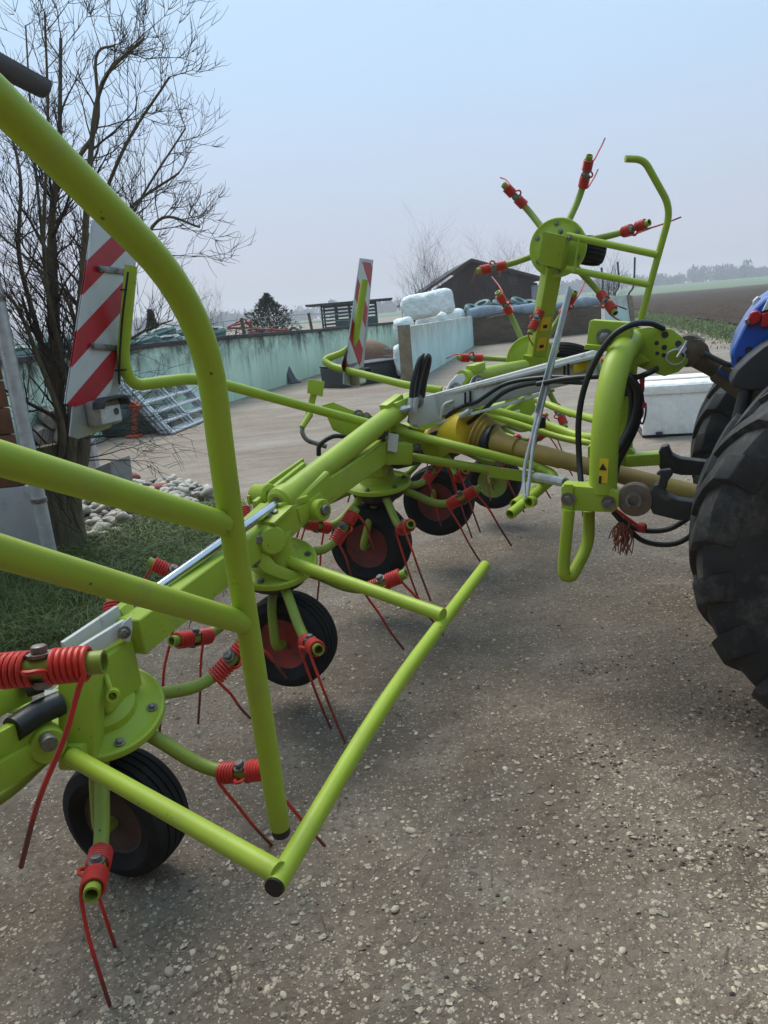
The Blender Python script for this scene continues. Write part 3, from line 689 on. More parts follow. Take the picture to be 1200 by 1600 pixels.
# ---- centre frame
for dy, name in ((0, 'cradle_plate'), (.16, 'cradle_plate')):
    pplate(name, [(503, 633), (520, 628), (548, 640), (575, 648), (610, 655), (645, 668), (668, 672), (684, 690), (688, 724), (650, 712), (600, 700), (560, 690), (520, 672)], at(600, 680, 3.98 + dy), V(.18, -1, .05), .012)
pbar('centre_frame', (600, 690, 4.05), (720, 665, 4.75), .14, .15, bevel=.012)
pbar('centre_frame', (720, 665, 4.75), (800, 640, 5.45), .13, .14, bevel=.012)
part('gearbox', MB().box(R4 + V(0, 0, .13), bx, by, bz, (.22, .18, .2)), M['green'], ted, .02)
part('gearbox', MB().box(R5 + V(0, 0, .13), bx, by, bz, (.2, .16, .18)), M['green'], ted, .02)
pplate('frame_gusset', [(655, 655), (700, 640), (735, 655), (730, 690), (690, 715), (655, 705)], at(690, 680, 4.25), V(.3, -1, 0), .012)
bolts_at([(560, 648, 3.94), (590, 655, 3.94), (572, 652, 3.96), (651, 700, 3.95), (640, 675, 3.94)], V(.18, -1, .05), .016, .016)
# small square plate on a stalk
pplate('stop_plate', [(481, 592), (507, 596), (504, 620), (480, 614)], at(494, 605, 3.92), V(.25, -1, .1), .012)
pbar('stop_stalk', (493, 604, 3.94), (482, 650, 3.94), .018, .035)
tube('latch_lever', [(486, 648, 3.9), (470, 672, 3.84), (478, 688, 3.84), (510, 698, 3.86)], .012, 'steel', fil=.03, n=12)
tube('latch_rod', [(485, 645, 3.9), (472, 668, 3.84)], .015, n=12)
tube('hydraulic_hose', [(545, 683, 3.8), (520, 682, 3.75), (500, 695, 3.72), (498, 712, 3.72)], .012, 'black', sm=True, n=10)

# ---- lamp and board carriers
tube('board_carrier', [(205, 415, 2.84), (191, 565, 2.84), (207, 603, 2.88), (305, 590, 3.08), (352, 601, 3.25), (505, 643, 3.74), (612, 671, 3.86), (725, 700, 3.60), (846, 731, 3.52)], .0225, fil=.11, n=22)
tube('carrier_hook', [(838, 729, 3.53), (870, 743, 3.46), (797, 804, 3.16)], .0228, fil=.06, n=22, hollow=.76)
tube('board_carrier', [(570, 437, 4.86), (553, 545, 4.86), (504, 563, 4.84), (520, 573, 4.78), (640, 603, 4.42), (690, 610, 4.36)], .0225, fil=.10, n=20)
tube('carrier_brace', [(632, 712, 3.86), (770, 735, 3.70), (838, 746, 3.56)], .0225, n=20)
pbar('brace_flat', (765, 737, 3.64), (850, 748, 3.50), .02, .055)
tube('carrier_spigot', [(838, 765, 3.42), (803, 788, 3.24)], .021, n=18, hollow=.7)
tube('tension_spring', [(822, 742, 3.5), (882, 754, 3.12)], .007, 'steel', n=12)
sp = []
p0, p1 = at(838, 745, 3.42), at(884, 754, 3.1); sdir = unit(p1 - p0); sa, sb = frame_of(sdir)
for k in range(30 * 8 + 1):
    t = k / 240; a = 2 * math.pi * k / 8; sp.append(p0 + (p1 - p0) * t + .019 * (math.cos(a) * sa + math.sin(a) * sb))
part('spring_coil', MB().sweep(sp, .004, 5), M['zinc'], ted)
part('lock_nut', MB().lathe(at(779, 728, 3.64), ZZ, [(.02, -.05), (.02, -.01), (.014, -.01), (.014, .03), (.02, .03), (.02, .045)], 12), M['steel'], ted)

def stripe_mat(name, O, kp):
    """stripes run through three pixels of the board: A and C lie on one stripe edge, B is one period below A"""
    n = NT(name); dot = n.node('ShaderNodeVectorMath', operation='DOT_PRODUCT'); n.set(dot.inputs[0], n.pos)
    A_, B_, C_ = [apl(x, y, O, DX) for x, y in kp]
    m_ = np.array([[np.dot(B_ - A_, UX), np.dot(B_ - A_, ZZ)], [np.dot(C_ - A_, UX), np.dot(C_ - A_, ZZ)]])
    al, be = np.linalg.solve(m_, np.array([-1.0, 0.0])); k = al * UX + be * ZZ; O = A_
    dot.inputs[1].default_value = tuple(k)
    s = n.math('FRACT', n.math('ADD', dot.outputs['Value'], 20.0 - float(np.dot(k, O))))
    f = n.rng(s, .495, .505, smooth=False)
    wh = n.mix(n.rng(n.noise(9, 6, .7), .45, .8), (.50, .51, .50, 1), (.34, .34, .33, 1))
    rdc = n.mix(n.rng(n.noise(14, 5), .3, .75), (.42, .008, .016, 1), (.32, .010, .014, 1))
    chip = n.rng(n.noise(60, 5, .7), .69, .73)
    col = n.mix(f, wh, n.mix(chip, rdc, wh)); n.bump(n.noise(300, 1), .03, .001)
    return n.done(col, .38)
def board(px, O, kp, label, lamp):
    O = np.asarray(O); b = pplate('warning_board', px, O, DX, .007, 'boardback', .003); b['label'] = label
    c = sum(apl(x, y, O, DX) for x, y in px) / len(px)
    ins = [apl(x, y, O, DX) for x, y in px]
    face = [c + (p - c) * .955 for p in ins]
    n_ = -DX if np.dot(C0 - O, -DX) > 0 else DX
    face = [p + n_ * .0045 for p in face]
    st = stripe_mat('red_white_stripes', O, kp)
    lo = [p for p in face]
    zc = min(p[2] for p in lo); lo = [p + ZZ * .10 if p[2] < zc + .08 else p for p in lo]
    part('stripe_sheet', MB().prism(lo, n_ * .002), st, b)
    part('stripe_sheet', MB().prism([p - n_ * .009 for p in lo], n_ * .002), st, b)
    L = apl(*lamp, O, DX) + n_ * .035
    part('lamp_housing', MB().box(L - n_ * .008, UX, ZZ, n_, (.135, .095, .055)), M['lampgrey'], b, .022, seg=4)
    part('lamp_lens', MB().box(L + n_ * .02 - ZZ * .006, UX, ZZ, n_, (.10, .06, .012)), M['whitelens'], b, .012, seg=3)
    part('lamp_hood', MB().prism([L + n_ * .035 + UX * u + ZZ * z for u, z in ((-.072, .02), (-.066, .045), (-.04, .056), (.05, .056), (.068, .045), (.073, .02), (.064, .02), (.058, .04), (.045, .047), (-.04, .047), (-.058, .040), (-.064, .02))], n_ * .05), M['blackplastic'], b, .002)
    part('lamp_socket', MB().lathe(L + n_ * .026 + UX * .025, n_, [(.012, -.004), (.012, .003), (.004, .004)], 16), M['blackmetal'], b)
    return b
B1 = at(160, 520, 2.80)
b1 = board([(143, 343), (216, 370), (180, 655), (172, 668), (122, 686), (108, 682)], B1, ((136.6, 405), (125.7, 510), (205, 338)), 'red and white striped warning board by the bare tree', (153, 645))
for (a, c) in (((151, 420), (193, 425)), ((141, 541), (184, 545))):
    n_ = DX if np.dot(C0 - B1, DX) > 0 else -DX
    s = part('board_strap', MB().bar(apl(*a, B1, DX) + n_ * .01, apl(*c, B1, DX) + n_ * .01, .022, .006, n_), M['steel'], b1, .003)
    for q in (a, c): part('strap_bolt', MB().bolt(apl(*q, B1, DX) + n_ * .014, n_, .007, .008), M['steel'], b1)
tube('lamp_cable', [(200, 425, 2.80), (191, 500, 2.80), (186, 580, 2.80), (187, 600, 2.82)], .004, 'black', sm=True, n=6)
for q in ((197, 452, 2.84), (188, 577, 2.84)):
    c_ = at(*q); part('cable_tie', MB().lathe(c_ + (at(200, 455, 2.84) - at(197, 452, 2.84)) * .3, unit(V(.06, 0, 1)), [(.0235, -.003), (.0245, -.003), (.0245, .003), (.0235, .003)], 20, closed=True), M['black'], ted)
B2 = at(560, 500, 4.95)
b2 = board([(562, 403), (583, 406), (566, 592), (560, 606), (536, 600), (537, 585)], B2, ((560, 440), (553, 508), (573, 480)), 'red and white striped warning board rising beside the slatted shed', (553, 590))

# ---- pale grey drawbar
db = pbar('drawbar', (655, 640, 4.02), (935, 567, 3.46), .10, .125, 'greybeam', .012, seg=3)
pbar('drawbar_rib', (700, 615, 3.93), (935, 556, 3.42), .125, .016, 'greybeam', .004, parent=db)
pbar('drawbar_rib', (690, 660, 3.90), (860, 612, 3.56), .12, .014, 'greybeam', .004, parent=db)
pplate('drawbar_head', [(636, 660), (640, 640), (655, 622), (690, 612), (720, 622), (712, 648), (670, 662), (650, 668)], at(675, 640, 3.90), V(.25, -1, .1), .016, 'greybeam', .005, parent=db)
pplate('drawbar_lug', [(690, 622), (702, 598), (714, 585), (724, 584), (728, 592), (716, 606), (706, 630)], at(708, 605, 3.93), V(.25, -1, .1), .018, 'greybeam', .005, parent=db)
pplate('drawbar_lug', [(728, 612), (738, 590), (748, 588), (752, 598), (745, 615)], at(740, 600, 4.15), V(.25, -1, .1), .018, 'greybeam', .005, parent=db)
pplate('drawbar_lug', [(636, 640), (645, 618), (657, 620), (660, 635), (650, 664), (640, 664)], at(648, 640, 3.86), V(.25, -1, .1), .016, 'greybeam', .004, parent=db)
bolts_at([(651, 627, 3.84), (746, 597, 4.12), (712, 609, 3.9)], V(.25, -1, .1), .022, .024, db)
pplate('warning_sticker', [(897, 570), (918, 565), (918, 577), (897, 583)], at(907, 574, 3.43), V(.3, -1, .0), .003, 'yellow', 0, parent=db)
tube('wire_bracket', [(688, 655, 3.84), (692, 632, 3.84), (708, 626, 3.84)], .007, 'greybeam', fil=.03, n=8, parent=db)
for pts in ([(695, 680, 3.9), (700, 650, 3.84), (725, 634, 3.80), (745, 628, 3.74), (790, 600, 3.62), (850, 590, 3.48), (905, 590, 3.36)],
            [(700, 682, 3.92), (740, 655, 3.78), (790, 612, 3.62), (850, 597, 3.48), (910, 598, 3.36)],
            [(660, 684, 3.9), (690, 672, 3.86), (702, 660, 3.84)]):
    tube('hydraulic_hose', pts, .0105, 'black', sm=True, n=10, parent=db)
for px, py, Yy in ((727, 622, 3.8), (735, 620, 3.79), (882, 580, 3.45), (888, 577, 3.43)):
    tube('cable_clip', [(px, py - 9, Yy - .02), (px, py + 10, Yy - .02)], .006, 'black', n=8, parent=db)
part('hose_ferrule', MB().sweep([at(712, 656, 3.8), at(735, 642, 3.74)], .016, 12), M['zinc'], db)
for dx in (0, 8):
    tube('hose_loop', [(642 + dx * .8, 640, 3.80 + dx * .004), (645 + dx, 600, 3.82 + dx * .004), (655 + dx, 565, 3.84), (662 + dx * .8, 556, 3.86), (668 + dx * .3, 566, 3.88), (660 + dx * .4, 600, 3.9), (652 + dx, 625, 3.9)], .0135, 'black', sm=True, n=12)
    part('hose_ferrule', MB().sweep([at(640 + dx * .8, 645, 3.80), at(643 + dx * .8, 622, 3.81)], .017, 12), M['zinc'], ted)
# far ram and bits of the far wing frame
tube('ram_cylinder', [(722, 590, 4.35), (818, 572, 5.1)], .042, n=20)
pbar('port_block', (735, 578, 4.4), (752, 572, 4.5), .06, .05)
pbar('frame_plate', (708, 618, 4.5), (730, 600, 4.7), .10, .10)
tube('guard_tube', [(716, 627, 4.3), (850, 662, 4.15), (905, 683, 3.95), (938, 684, 3.75)], .024, fil=.12)
tube('guard_tube', [(740, 640, 4.3), (880, 686, 4.0), (938, 694, 3.75)], .018, fil=.12)
tube('guard_tube', [(800, 608, 4.9), (880, 642, 4.4), (935, 657, 3.95)], .022, fil=.12)
tube('frame_strut', [(765, 660, 4.3), (830, 612, 4.6)], .012, n=10)
pplate('frame_plate', [(790, 622), (830, 612), (838, 640), (812, 668), (785, 660)], at(810, 640, 4.55), V(.2, -1, 0), .012)
pplate('tool_box', [(795, 645), (812, 640), (814, 655), (797, 659)], at(804, 650, 4.2), V(.2, -1, .1), .01, 'greybeam', .002)
tube('handle_knob_rod', [(770, 672, 4.1), (806, 684, 3.95)], .010, n=10)
part('handle_knob', MB().lathe(at(808, 684, 3.93), V(1, 0, .1), [(.008, -.022), (.019, -.014), (.0225, 0), (.019, .014), (.008, .022)], 18), M['red'], ted)
part('clamp_block', MB().box(at(845, 660, 3.9), V(1, 0, 0), V(0, 1, 0), ZZ, (.045, .05, .06)), M['black'], ted, .008)

# ---- drive shaft with yellow cone
s0, s1 = at(668, 665, 4.0), at(1100, 775, 3.02); ds = unit(s1 - s0)
def along(px): 
    t = (px - 668) / (1100 - 668.); return s0 + (s1 - s0) * (t * 4.0 * 0 + t)
sh = part('shaft_guard', MB().lathe(s0, ds, [(.036, .30), (.040, .34), (.044, .36), (.044, .80), (.040, .81), (.040, 1.2), (.040, float(np.linalg.norm(s1 - s0)))], 28), M['ochre'], ted)
cb = at(670, 682, 4.02); ce = at(742, 674, 3.78); cd = unit(ce - cb)
part('shaft_cone', MB().lathe(cb, cd, [(.04, 0), (.05, .05), (.064, .10), (.102, .18), (.114, .26), (.112, .30), (.095, .295)], 36), M['yellow'], sh)
prof = [(.08, 0)]
for k in range(5): prof += [(.100 - k * .005, .012 + k * .022), (.084 - k * .005, .022 + k * .022)]
part('shaft_bellows', MB().lathe(ce + cd * .01, unit(at(775, 689, 3.72) - ce), prof + [(.05, .15)], 36), M['ochre'], sh)
part('shaft_collar', MB().lathe(at(768, 688, 3.72), ds, [(.074, -.024), (.084, -.016), (.084, .016), (.074, .024), (.05, .026)], 32), M['black'], sh)
part('shaft_neck', MB().lathe(at(770, 689, 3.71), ds, [(.062, 0), (.058, .03), (.050, .06), (.044, .14)], 28), M['ochre'], sh)

# ---- galvanised prop
for a, b, c in (((889, 448, 3.42), (818, 735, 3.30), (820, 786, 3.22)), ((892, 452, 3.44), (834, 690, 3.30), (824, 775, 3.22))):
    tube('prop_rod', [a, b, c], .0085, 'zinc', fil=.06, n=10)
pbar('prop_strap', (889, 455, 3.43), (838, 645, 3.32), .006, .022, 'zinc', .002)
part('prop_eye', MB().lathe(at(829, 784, 3.2), unit(V(-.6, -.8, .1)), [(.02, -.02), (.025, -.02), (.025, .02), (.018, .02), (.018, -.02)], 20), M['green'], ted)

# ---- headstock
ON = at(925, 776, 2.90); OFAR = ON + UX * .84; OM = ON + UX * .42
lowpx = [(879, 757), (884, 754), (960, 760), (969, 768), (968, 788), (958, 797), (945, 796), (880, 793)]
lb = pplate('lower_bracket', lowpx, ON, UX, .09, bevel=.012)
bolts_at([apl(951, 786, ON - UX * .047, UX), apl(888, 780, ON - UX * .052, UX)], -UX, .017, .014, lb)
pplate('bracket_tongue', [(881, 756), (896, 757), (895, 795), (889, 800), (881, 795)], ON - UX * .05, UX, .01, parent=lb)
poly = [apl(x, y, ON, UX) + UX * .84 for x, y in lowpx]
part('lower_bracket', MB().prism(poly, UX * .09), M['green'], ted, .012)
part('cross_tube', MB().bar(apl(925, 777, ON, UX) + UX * .04, apl(925, 777, ON, UX) + UX * .80, .08, .08), M['green'], ted, .01)
topc = apl(978, 528, OM, UX)
nb = apl(938, 768, ON, UX)
AP = [(942, 768, 0), (944, 705, 0), (949, 645, .03), (957, 595, .09), (969, 556, .19), (986, 534, .36)]
A = [apl(x, y, ON + UX * q, UX) for x, y, q in AP]
arch = part('headstock_arch', MB().sweep(smooth(A, 8), .054, 28), M['green'], ted)
A2 = [p + UX * 2 * float(np.dot(OM - p, UX)) for p in A]
part('headstock_arch', MB().sweep(smooth(A2, 8), .054, 24), M['green'], ted)
pplate('arch_gusset', [(975, 545), (998, 560), (985, 600), (972, 640), (962, 720), (955, 720), (960, 600)], OM, UX, .012)
pplate('warning_sticker', [(937, 716), (951, 717), (949, 755), (935, 754)], ON - UX * .0565, UX, .002, 'yellow', 0, parent=arch)
for pg in ([(942, 724), (948, 735), (936, 734)],):
    pplate('sticker_symbol', pg, ON - UX * .0605, UX, .002, 'black', 0, parent=arch)
pplate('sticker_symbol', [(936, 744), (940, 744), (939, 756), (935, 755)], ON - UX * .0605, UX, .002, 'black', 0, parent=arch)
tpx = [(950, 530), (985, 525), (991, 515), (1013, 511), (1050, 514), (1064, 525), (1074, 537), (1078, 552), (1074, 568), (1060, 581), (1038, 588), (1015, 580), (985, 568), (960, 560)]
for k in (-.05, .05):
    tp = pplate('top_link_plate', tpx, OM + UX * k, UX, .014, bevel=.004)
    if k < 0: tpn = tp
pplate('plate_rib', [(960, 556), (985, 540), (1015, 564), (985, 574)], OM - UX * .075, UX, .04, parent=tpn)
for (x, y, r) in ((1039, 523, .014), (1060, 537, .013), (1038, 543, .011), (1027, 552, .008), (1037, 555, .009), (1026, 536, .009)):
    part('pin_hole', MB().lathe(apl(x, y, OM - UX * .0575, UX), -UX, [(r, 0), (r, .0012), (r * .2, .0012)], 18), M['blackmetal'], tpn)
part('link_pin', MB().sweep([apl(1066, 545, OM - UX * .12, UX), apl(1066, 545, OM + UX * .12, UX)], .016, 16), M['zinc'], tpn)
ring = [apl(1056, 558, OM - UX * .075, UX) + .030 * (math.cos(t) * DX * 1.2 + math.sin(t) * ZZ) for t in np.linspace(0, 6.28, 24)]
part('linch_pin', MB().sweep(ring, .004, 7), M['zinc'], tpn)
tube('linch_pin', [(1058, 558, 2.98), (1070, 540, 2.98), (1073, 532, 2.98)], .005, 'zinc', n=8, parent=tpn)
tb = pplate('top_bracket', [(923, 501), (928, 499), (986, 503), (990, 508), (988, 540), (918, 538)], OM - UX * .14, UX, .09, bevel=.008)
pplate('bracket_lip', [(918, 536), (986, 541), (986, 550), (916, 544)], OM - UX * .15, UX, .16, bevel=.004, parent=tb)
bolts_at([apl(945, 527, OM - UX * .187, UX)], -UX, .02, .02, tb)
# stand
S0, S1 = ON - UX * .05, ON + UX * .06
st = [apl(889, 796, S0, UX), apl(881, 878, S0, UX), apl(881, 900, S0, UX), apl(893, 902, S0 + UX * .02, UX), apl(920, 850, S1, UX), apl(920, 798, S1, UX)]
part('parking_stand', MB().sweep(fillet(st, .06, 6), .0245, 18), M['green'], ted)
part('stand_pin', MB().sweep([apl(914, 798, S1, UX), apl(914, 806, S1, UX)], .012, 10), M['blackmetal'], ted)
# hoses round the headstock
OH = OM - UX * .26
def hose(pxs, O, r=.0125, m='black', n=12):
    return part('hydraulic_hose', MB().sweep(smooth([apl(x, y, O + UX * (q[0] if q else 0), UX) for x, y, *q in pxs], 8), r, n), M[m], ted)
hose([(1036, 513, .2), (1015, 505, .1), (985, 508), (955, 528), (930, 565), (912, 610), (904, 660), (905, 715), (908, 756, -.05)], OH, .0125)
hose([(1032, 572, .2), (1015, 582), (990, 590), (940, 588), (885, 592, .05), (840, 600, .15)], OH + UX * .1, .012)
hose([(978, 585), (992, 600), (997, 625), (990, 660), (975, 690), (955, 725), (950, 758)], OH + UX * .1, .016)
hose([(982, 588), (997, 606), (1001, 630), (994, 665), (980, 695), (965, 725), (958, 760)], OH + UX * .16, .014)
hose([(972, 590), (985, 605), (988, 630), (984, 665), (972, 690), (958, 715)], OH + UX * .2, .016)
part('valve_block', MB().box(apl(975, 600, OM, UX), DX, UX, ZZ, (.06, .09, .10)), M['blackmetal'], ted, .008)
hose([(1003, 588), (1005, 605), (1001, 625), (1004, 645), (1000, 655)], OM - UX * .1, .006, 'red', 8)
part('cord_handle', MB().sweep([apl(1003, 622, OM - UX * .1, UX), apl(1006, 637, OM - UX * .1, UX)], [.006, .014], 12), M['red'], ted)
part('cord_handle', MB().sweep([apl(1003, 588, OM - UX * .1, UX), apl(1004, 612, OM - UX * .1, UX)], [.012, .007], 12), M['red'], ted)
hose([(998, 640), (999, 655), (1004, 662), (1009, 645), (1009, 630)], OM - UX * .1, .004, 'black', 6)

# ---- far wing: mast between the two raised rotors, guard with bent end
mast = pbar('wing_mast', at(834, 578, 5.33), at(864, 412, 4.93), .105, .105, bevel=.010)
n7 = unit(C0 - at(850, 490, 5.0))
mx = unit(at(864, 412, 4.93) - at(834, 578, 5.33))
part('mast_head', MB().box(at(866, 392, 4.84), mx, unit(np.cross(mx, nf7)), nf7, (.21, .15, .13)), M['green'], ted, .012)
part('mast_foot', MB().box(at(832, 572, 5.30), mx, unit(np.cross(mx, nf6)), nf6, (.16, .15, .12)), M['green'], ted, .012)
for (x, y) in ((838, 495), (829, 527)):
    fa, fb = frame_of(mx); fb = fb if np.dot(fb, C0 - R6) > 0 else -fb
    t_ = (578 - y) / (578 - 412.); c = at(834, 578, 5.33) * (1 - t_) + at(864, 412, 4.93) * t_ + fb * .0540
    st_ = part('warning_sticker', MB().bar(c - mx * .05, c + mx * .05, .06, .003, fb), M['yellow'], mast)
    part('sticker_symbol', MB().bar(c - mx * .03 + fb * .0015, c - mx * .005 + fb * .0015, .03, .003, fb), M['black'], mast)
tube('guard_hoop', [(977, 248, 4.50), (1006, 249, 4.50), (1049, 326, 4.52), (1017, 440, 4.58), (1000, 505, 4.62)], .0195, fil=.09, n=16)
tube('guard_arm', [(885, 368, 4.78), (1027, 398, 4.55)], .0205, n=16)
tube('guard_arm', [(885, 420, 4.82), (1016, 445, 4.58)], .0205, n=16)
tube('stay_rod', [(905, 372, 4.72), (897, 425, 4.74)], .006, n=8)
bolts_at([(876, 362, 4.75), (890, 372, 4.72), (852, 365, 4.80)], nf7, .010, .012)
# ================================================================ the tractor
TW = V(1.75, 2.32, 0); tr_root = TW + UX * .77
trac = thing('tractor', tr_root, 'blue tractor with large worn rear tyres, seen at the right edge', 'tractor')
def tr_wheel(C, R, W):
    C = np.asarray(C); h = W / 2; rr = R * .56
    prof = [(rr, -h * .66), (rr + .02, -h * .80), (rr + .08, -h * .95), (R * .80, -h * 1.02), (R * .88, -h * .99), (R * .93, -h * .90), (R - .030, -h * .6), (R - .024, 0), (R - .030, h * .6), (R * .93, h * .90), (R * .88, h * .99), (R * .80, h * 1.02), (rr + .08, h * .95), (rr + .02, h * .80), (rr, h * .66)]
    w = part('wheel', MB().lathe(C, UX, prof, 96, closed=True), M['tractor_rubber'], trac, ang=40)
    part('rim', MB().lathe(C, UX, [(rr * 1.0, -h * .7), (rr * 1.04, -h * .74), (rr * 1.0, -h * .62), (rr * .9, -h * .5), (rr * .85, -h * .05), (rr * .5, 0), (rr * .3, -h * .25), (.02, -h * .25), (.02, h * .3), (rr * .5, h * .2), (rr * .9, h * .5), (rr * 1.04, h * .74)], 48), M['lampgrey'], w)
    # chevron lugs, each its own piece
    for side in (-1, 1):
        mb = MB(); sec = 7; vs2 = []
        for i in range(sec + 1):
            t = i / sec; ax = side * (h * (1.035 * t) - .02 * (1 - t)); ang = -(t ** .85) * .36
            if i == sec: ax = side * h * 1.035
            wdt = .030 + .020 * t
            rtop = R - .004 - .012 * t * t - (.035 if i == sec else 0); rbot = R - .075 - (.06 if i >= sec - 1 else 0) - .02 * t
            if i == sec: rbot = R * .80
            for dr, dw in ((rbot, -wdt * 1.35), (rtop, -wdt), (rtop, wdt), (rbot, wdt * 1.35)):
                th = ang + dw / R
                vs2.append(V(math.cos(th) * dr, ax, math.sin(th) * dr))
        fs = []
        for i in range(sec):
            o = i * 4; fs += [(o + k, o + (k + 1) % 4, o + 4 + (k + 1) % 4, o + 4 + k) for k in range(4)]
        fs += [(3, 2, 1, 0), (sec * 4, sec * 4 + 1, sec * 4 + 2, sec * 4 + 3)]
        mb.add(vs2, fs); me = mb.mesh('tread_lug', bevel=.006, ang=30); me.materials.append(M['tractor_rubber'])
        NL = 19
        for k in range(NL):
            o = bpy.data.objects.new('tread_lug', me); scene.collection.objects.link(o); o.parent = w
            a = 2 * math.pi * (k + (.5 if side > 0 else 0)) / NL
            # local x,z span the wheel plane, local y is the axle
            B = Matrix(((DX[0], UX[0], 0, 0), (DX[1], UX[1], 0, 0), (0, 0, 1, 0), (0, 0, 0, 1)))
            o.matrix_local = Matrix.Translation(Vector(C - np.array(OFF['tractor']))) @ B @ Matrix.Rotation(a, 4, 'Y')
    return w
tr_wheel(TW + ZZ * .71, .71, .50)
tr_wheel(TW + UX * 1.54 + ZZ * .71, .71, .50)
ax0 = TW + ZZ * .71
part('rear_axle', MB().sweep([ax0, ax0 + UX * 1.54], .13, 20), M['blackmetal'], trac)
part('transmission', MB().box(ax0 + UX * .77 + DX * .35 - ZZ * .02, DX, UX, ZZ, (.95, .42, .55)), M['blackmetal'], trac, .04)
part('hood', MB().box(ax0 + UX * .77 + DX * 2.2 + ZZ * .55, DX, UX, ZZ, (1.7, .7, .75)), M['blue'], trac, .12, seg=4)
for s in (.02, 1.52):
    c = ax0 + UX * s + DX * 2.5 - ZZ * .11
    fw = part('wheel', MB().lathe(c, UX, [(.3, -.17), (.52, -.2), (.6, -.12), (.6, .12), (.52, .2), (.3, .17)], 40, closed=True), M['tractor_rubber'], trac)
    part('rim', MB().lathe(c, UX, [(.3, -.15), (.25, -.05), (.02, -.05), (.02, .1), (.3, .15)], 30), M['lampgrey'], fw)
part('front_axle', MB().bar(ax0 + DX * 2.5 - ZZ * .2, ax0 + DX * 2.5 - ZZ * .2 + UX * 1.54, .15, .2), M['blackmetal'], trac, .03)
part('chassis', MB().bar(ax0 + UX * .77 + DX * .7, ax0 + UX * .77 + DX * 2.9 , .35, .45), M['blackmetal'], trac, .03)
cab = part('cab', MB().box(ax0 + UX * .77 + DX * .72 + ZZ * 1.15, DX, UX, ZZ, (1.1, 1.0, 1.3)), M['blackplastic'], trac, .08, seg=3)
# fenders: blue shell with lamps and a black edge
OFN = TW + UX * .42
f1 = [(1140, 552), (1146, 538), (1160, 510), (1178, 480), (1192, 466), (1206, 460), (1260, 440), (1260, 520), (1206, 532), (1180, 556), (1160, 578), (1146, 580)]
def fpr(px, O, t, m, name, bevel=.02, parent=None, seg=3):
    return part(name, MB().prism([apl(x, y, O, UX) for x, y in px], UX * t), M[m], parent or trac, bevel, seg=seg)
fd = fpr(f1, OFN, .16, 'blue', 'fender', .025)
fpr([(1141, 600), (1140, 590), (1150, 574), (1168, 556), (1190, 538), (1215, 524), (1270, 500), (1270, 600), (1215, 604), (1165, 606)], OFN - UX * .16, .18, 'blackplastic', 'mudguard', .014)
fpr([(1142, 548), (1150, 520), (1168, 490), (1186, 466), (1206, 452), (1260, 430), (1260, 452), (1206, 470), (1188, 488), (1170, 515), (1158, 540)], OFN + UX * .62, .3, 'blue', 'fender', .025)
fpr([(1168, 500), (1172, 488), (1184, 484), (1190, 490), (1186, 504), (1172, 510)], OFN - UX * .085, .03, 'redlens', 'tail_lamp', .008, fd)
fpr([(1188, 512), (1190, 490), (1215, 482), (1215, 506)], OFN - UX * .085, .02, 'redlens', 'tail_lamp', .006, fd)
fpr([(1190, 487), (1200, 466), (1215, 462), (1215, 480)], OFN - UX * .085, .02, 'whitelens', 'tail_lamp', .006, fd)
fpr([(1176, 470), (1184, 462), (1189, 466), (1182, 480), (1176, 482)], OFN + UX * .2, .05, 'whitelens', 'work_lamp', .008, fd)
fpr([(1163, 500), (1169, 496), (1172, 504), (1166, 510)], OFN - UX * .09, .04, 'steel', 'lamp_bracket', .004, fd)
for (x, y) in ((1170, 547), (1157, 562)):
    part('fender_hole', MB().lathe(apl(x, y, OFN - UX * .082, UX), -UX, [(.013, 0), (.013, .003), (.005, .003)], 18), M['blackmetal'], fd)
# top link
OL = OM + UX * .0
t0, t1 = apl(1072, 545, OL, UX), apl(1180, 622, OL, UX); td = unit(t1 - t0)
tl = part('top_link', MB().sweep([t0 + td * .03, t0 + td * .15], [.05, .034], 16), M['cast'], trac)
part('link_ball', MB().lathe(t0 + td * .01, UX, [(.02, -.06), (.062, -.045), (.07, 0), (.062, .045), (.02, .06)], 24), M['cast'], tl)
part('link_hook', MB().prism([apl(x, y, OL - UX * .03, UX) for x, y in ((1082, 528), (1096, 530), (1106, 540), (1110, 552), (1098, 560), (1088, 548))], UX * .05), M['cast'], tl, .01)
part('link_body', MB().bar(t0 + td * .15, t1 + td * .1, .085, .085, UX), M['cast'], tl, .012)
part('link_spindle', MB().sweep([t0 + td * .10, t1], .03, 16), M['steel'], tl)
part('link_sleeve', MB().bar(apl(1122, 578, OL - UX * .05, UX), apl(1140, 592, OL - UX * .05, UX), .01, .03, UX), M['blue'], tl, .002)
part('release_lever', MB().sweep(smooth([apl(1100, 552, OL - UX * .08, UX), apl(1120, 562, OL - UX * .08, UX), apl(1140, 570, OL - UX * .08, UX), apl(1160, 567, OL - UX * .08, UX)], 6), .011, 10), M['blackmetal'], tl)
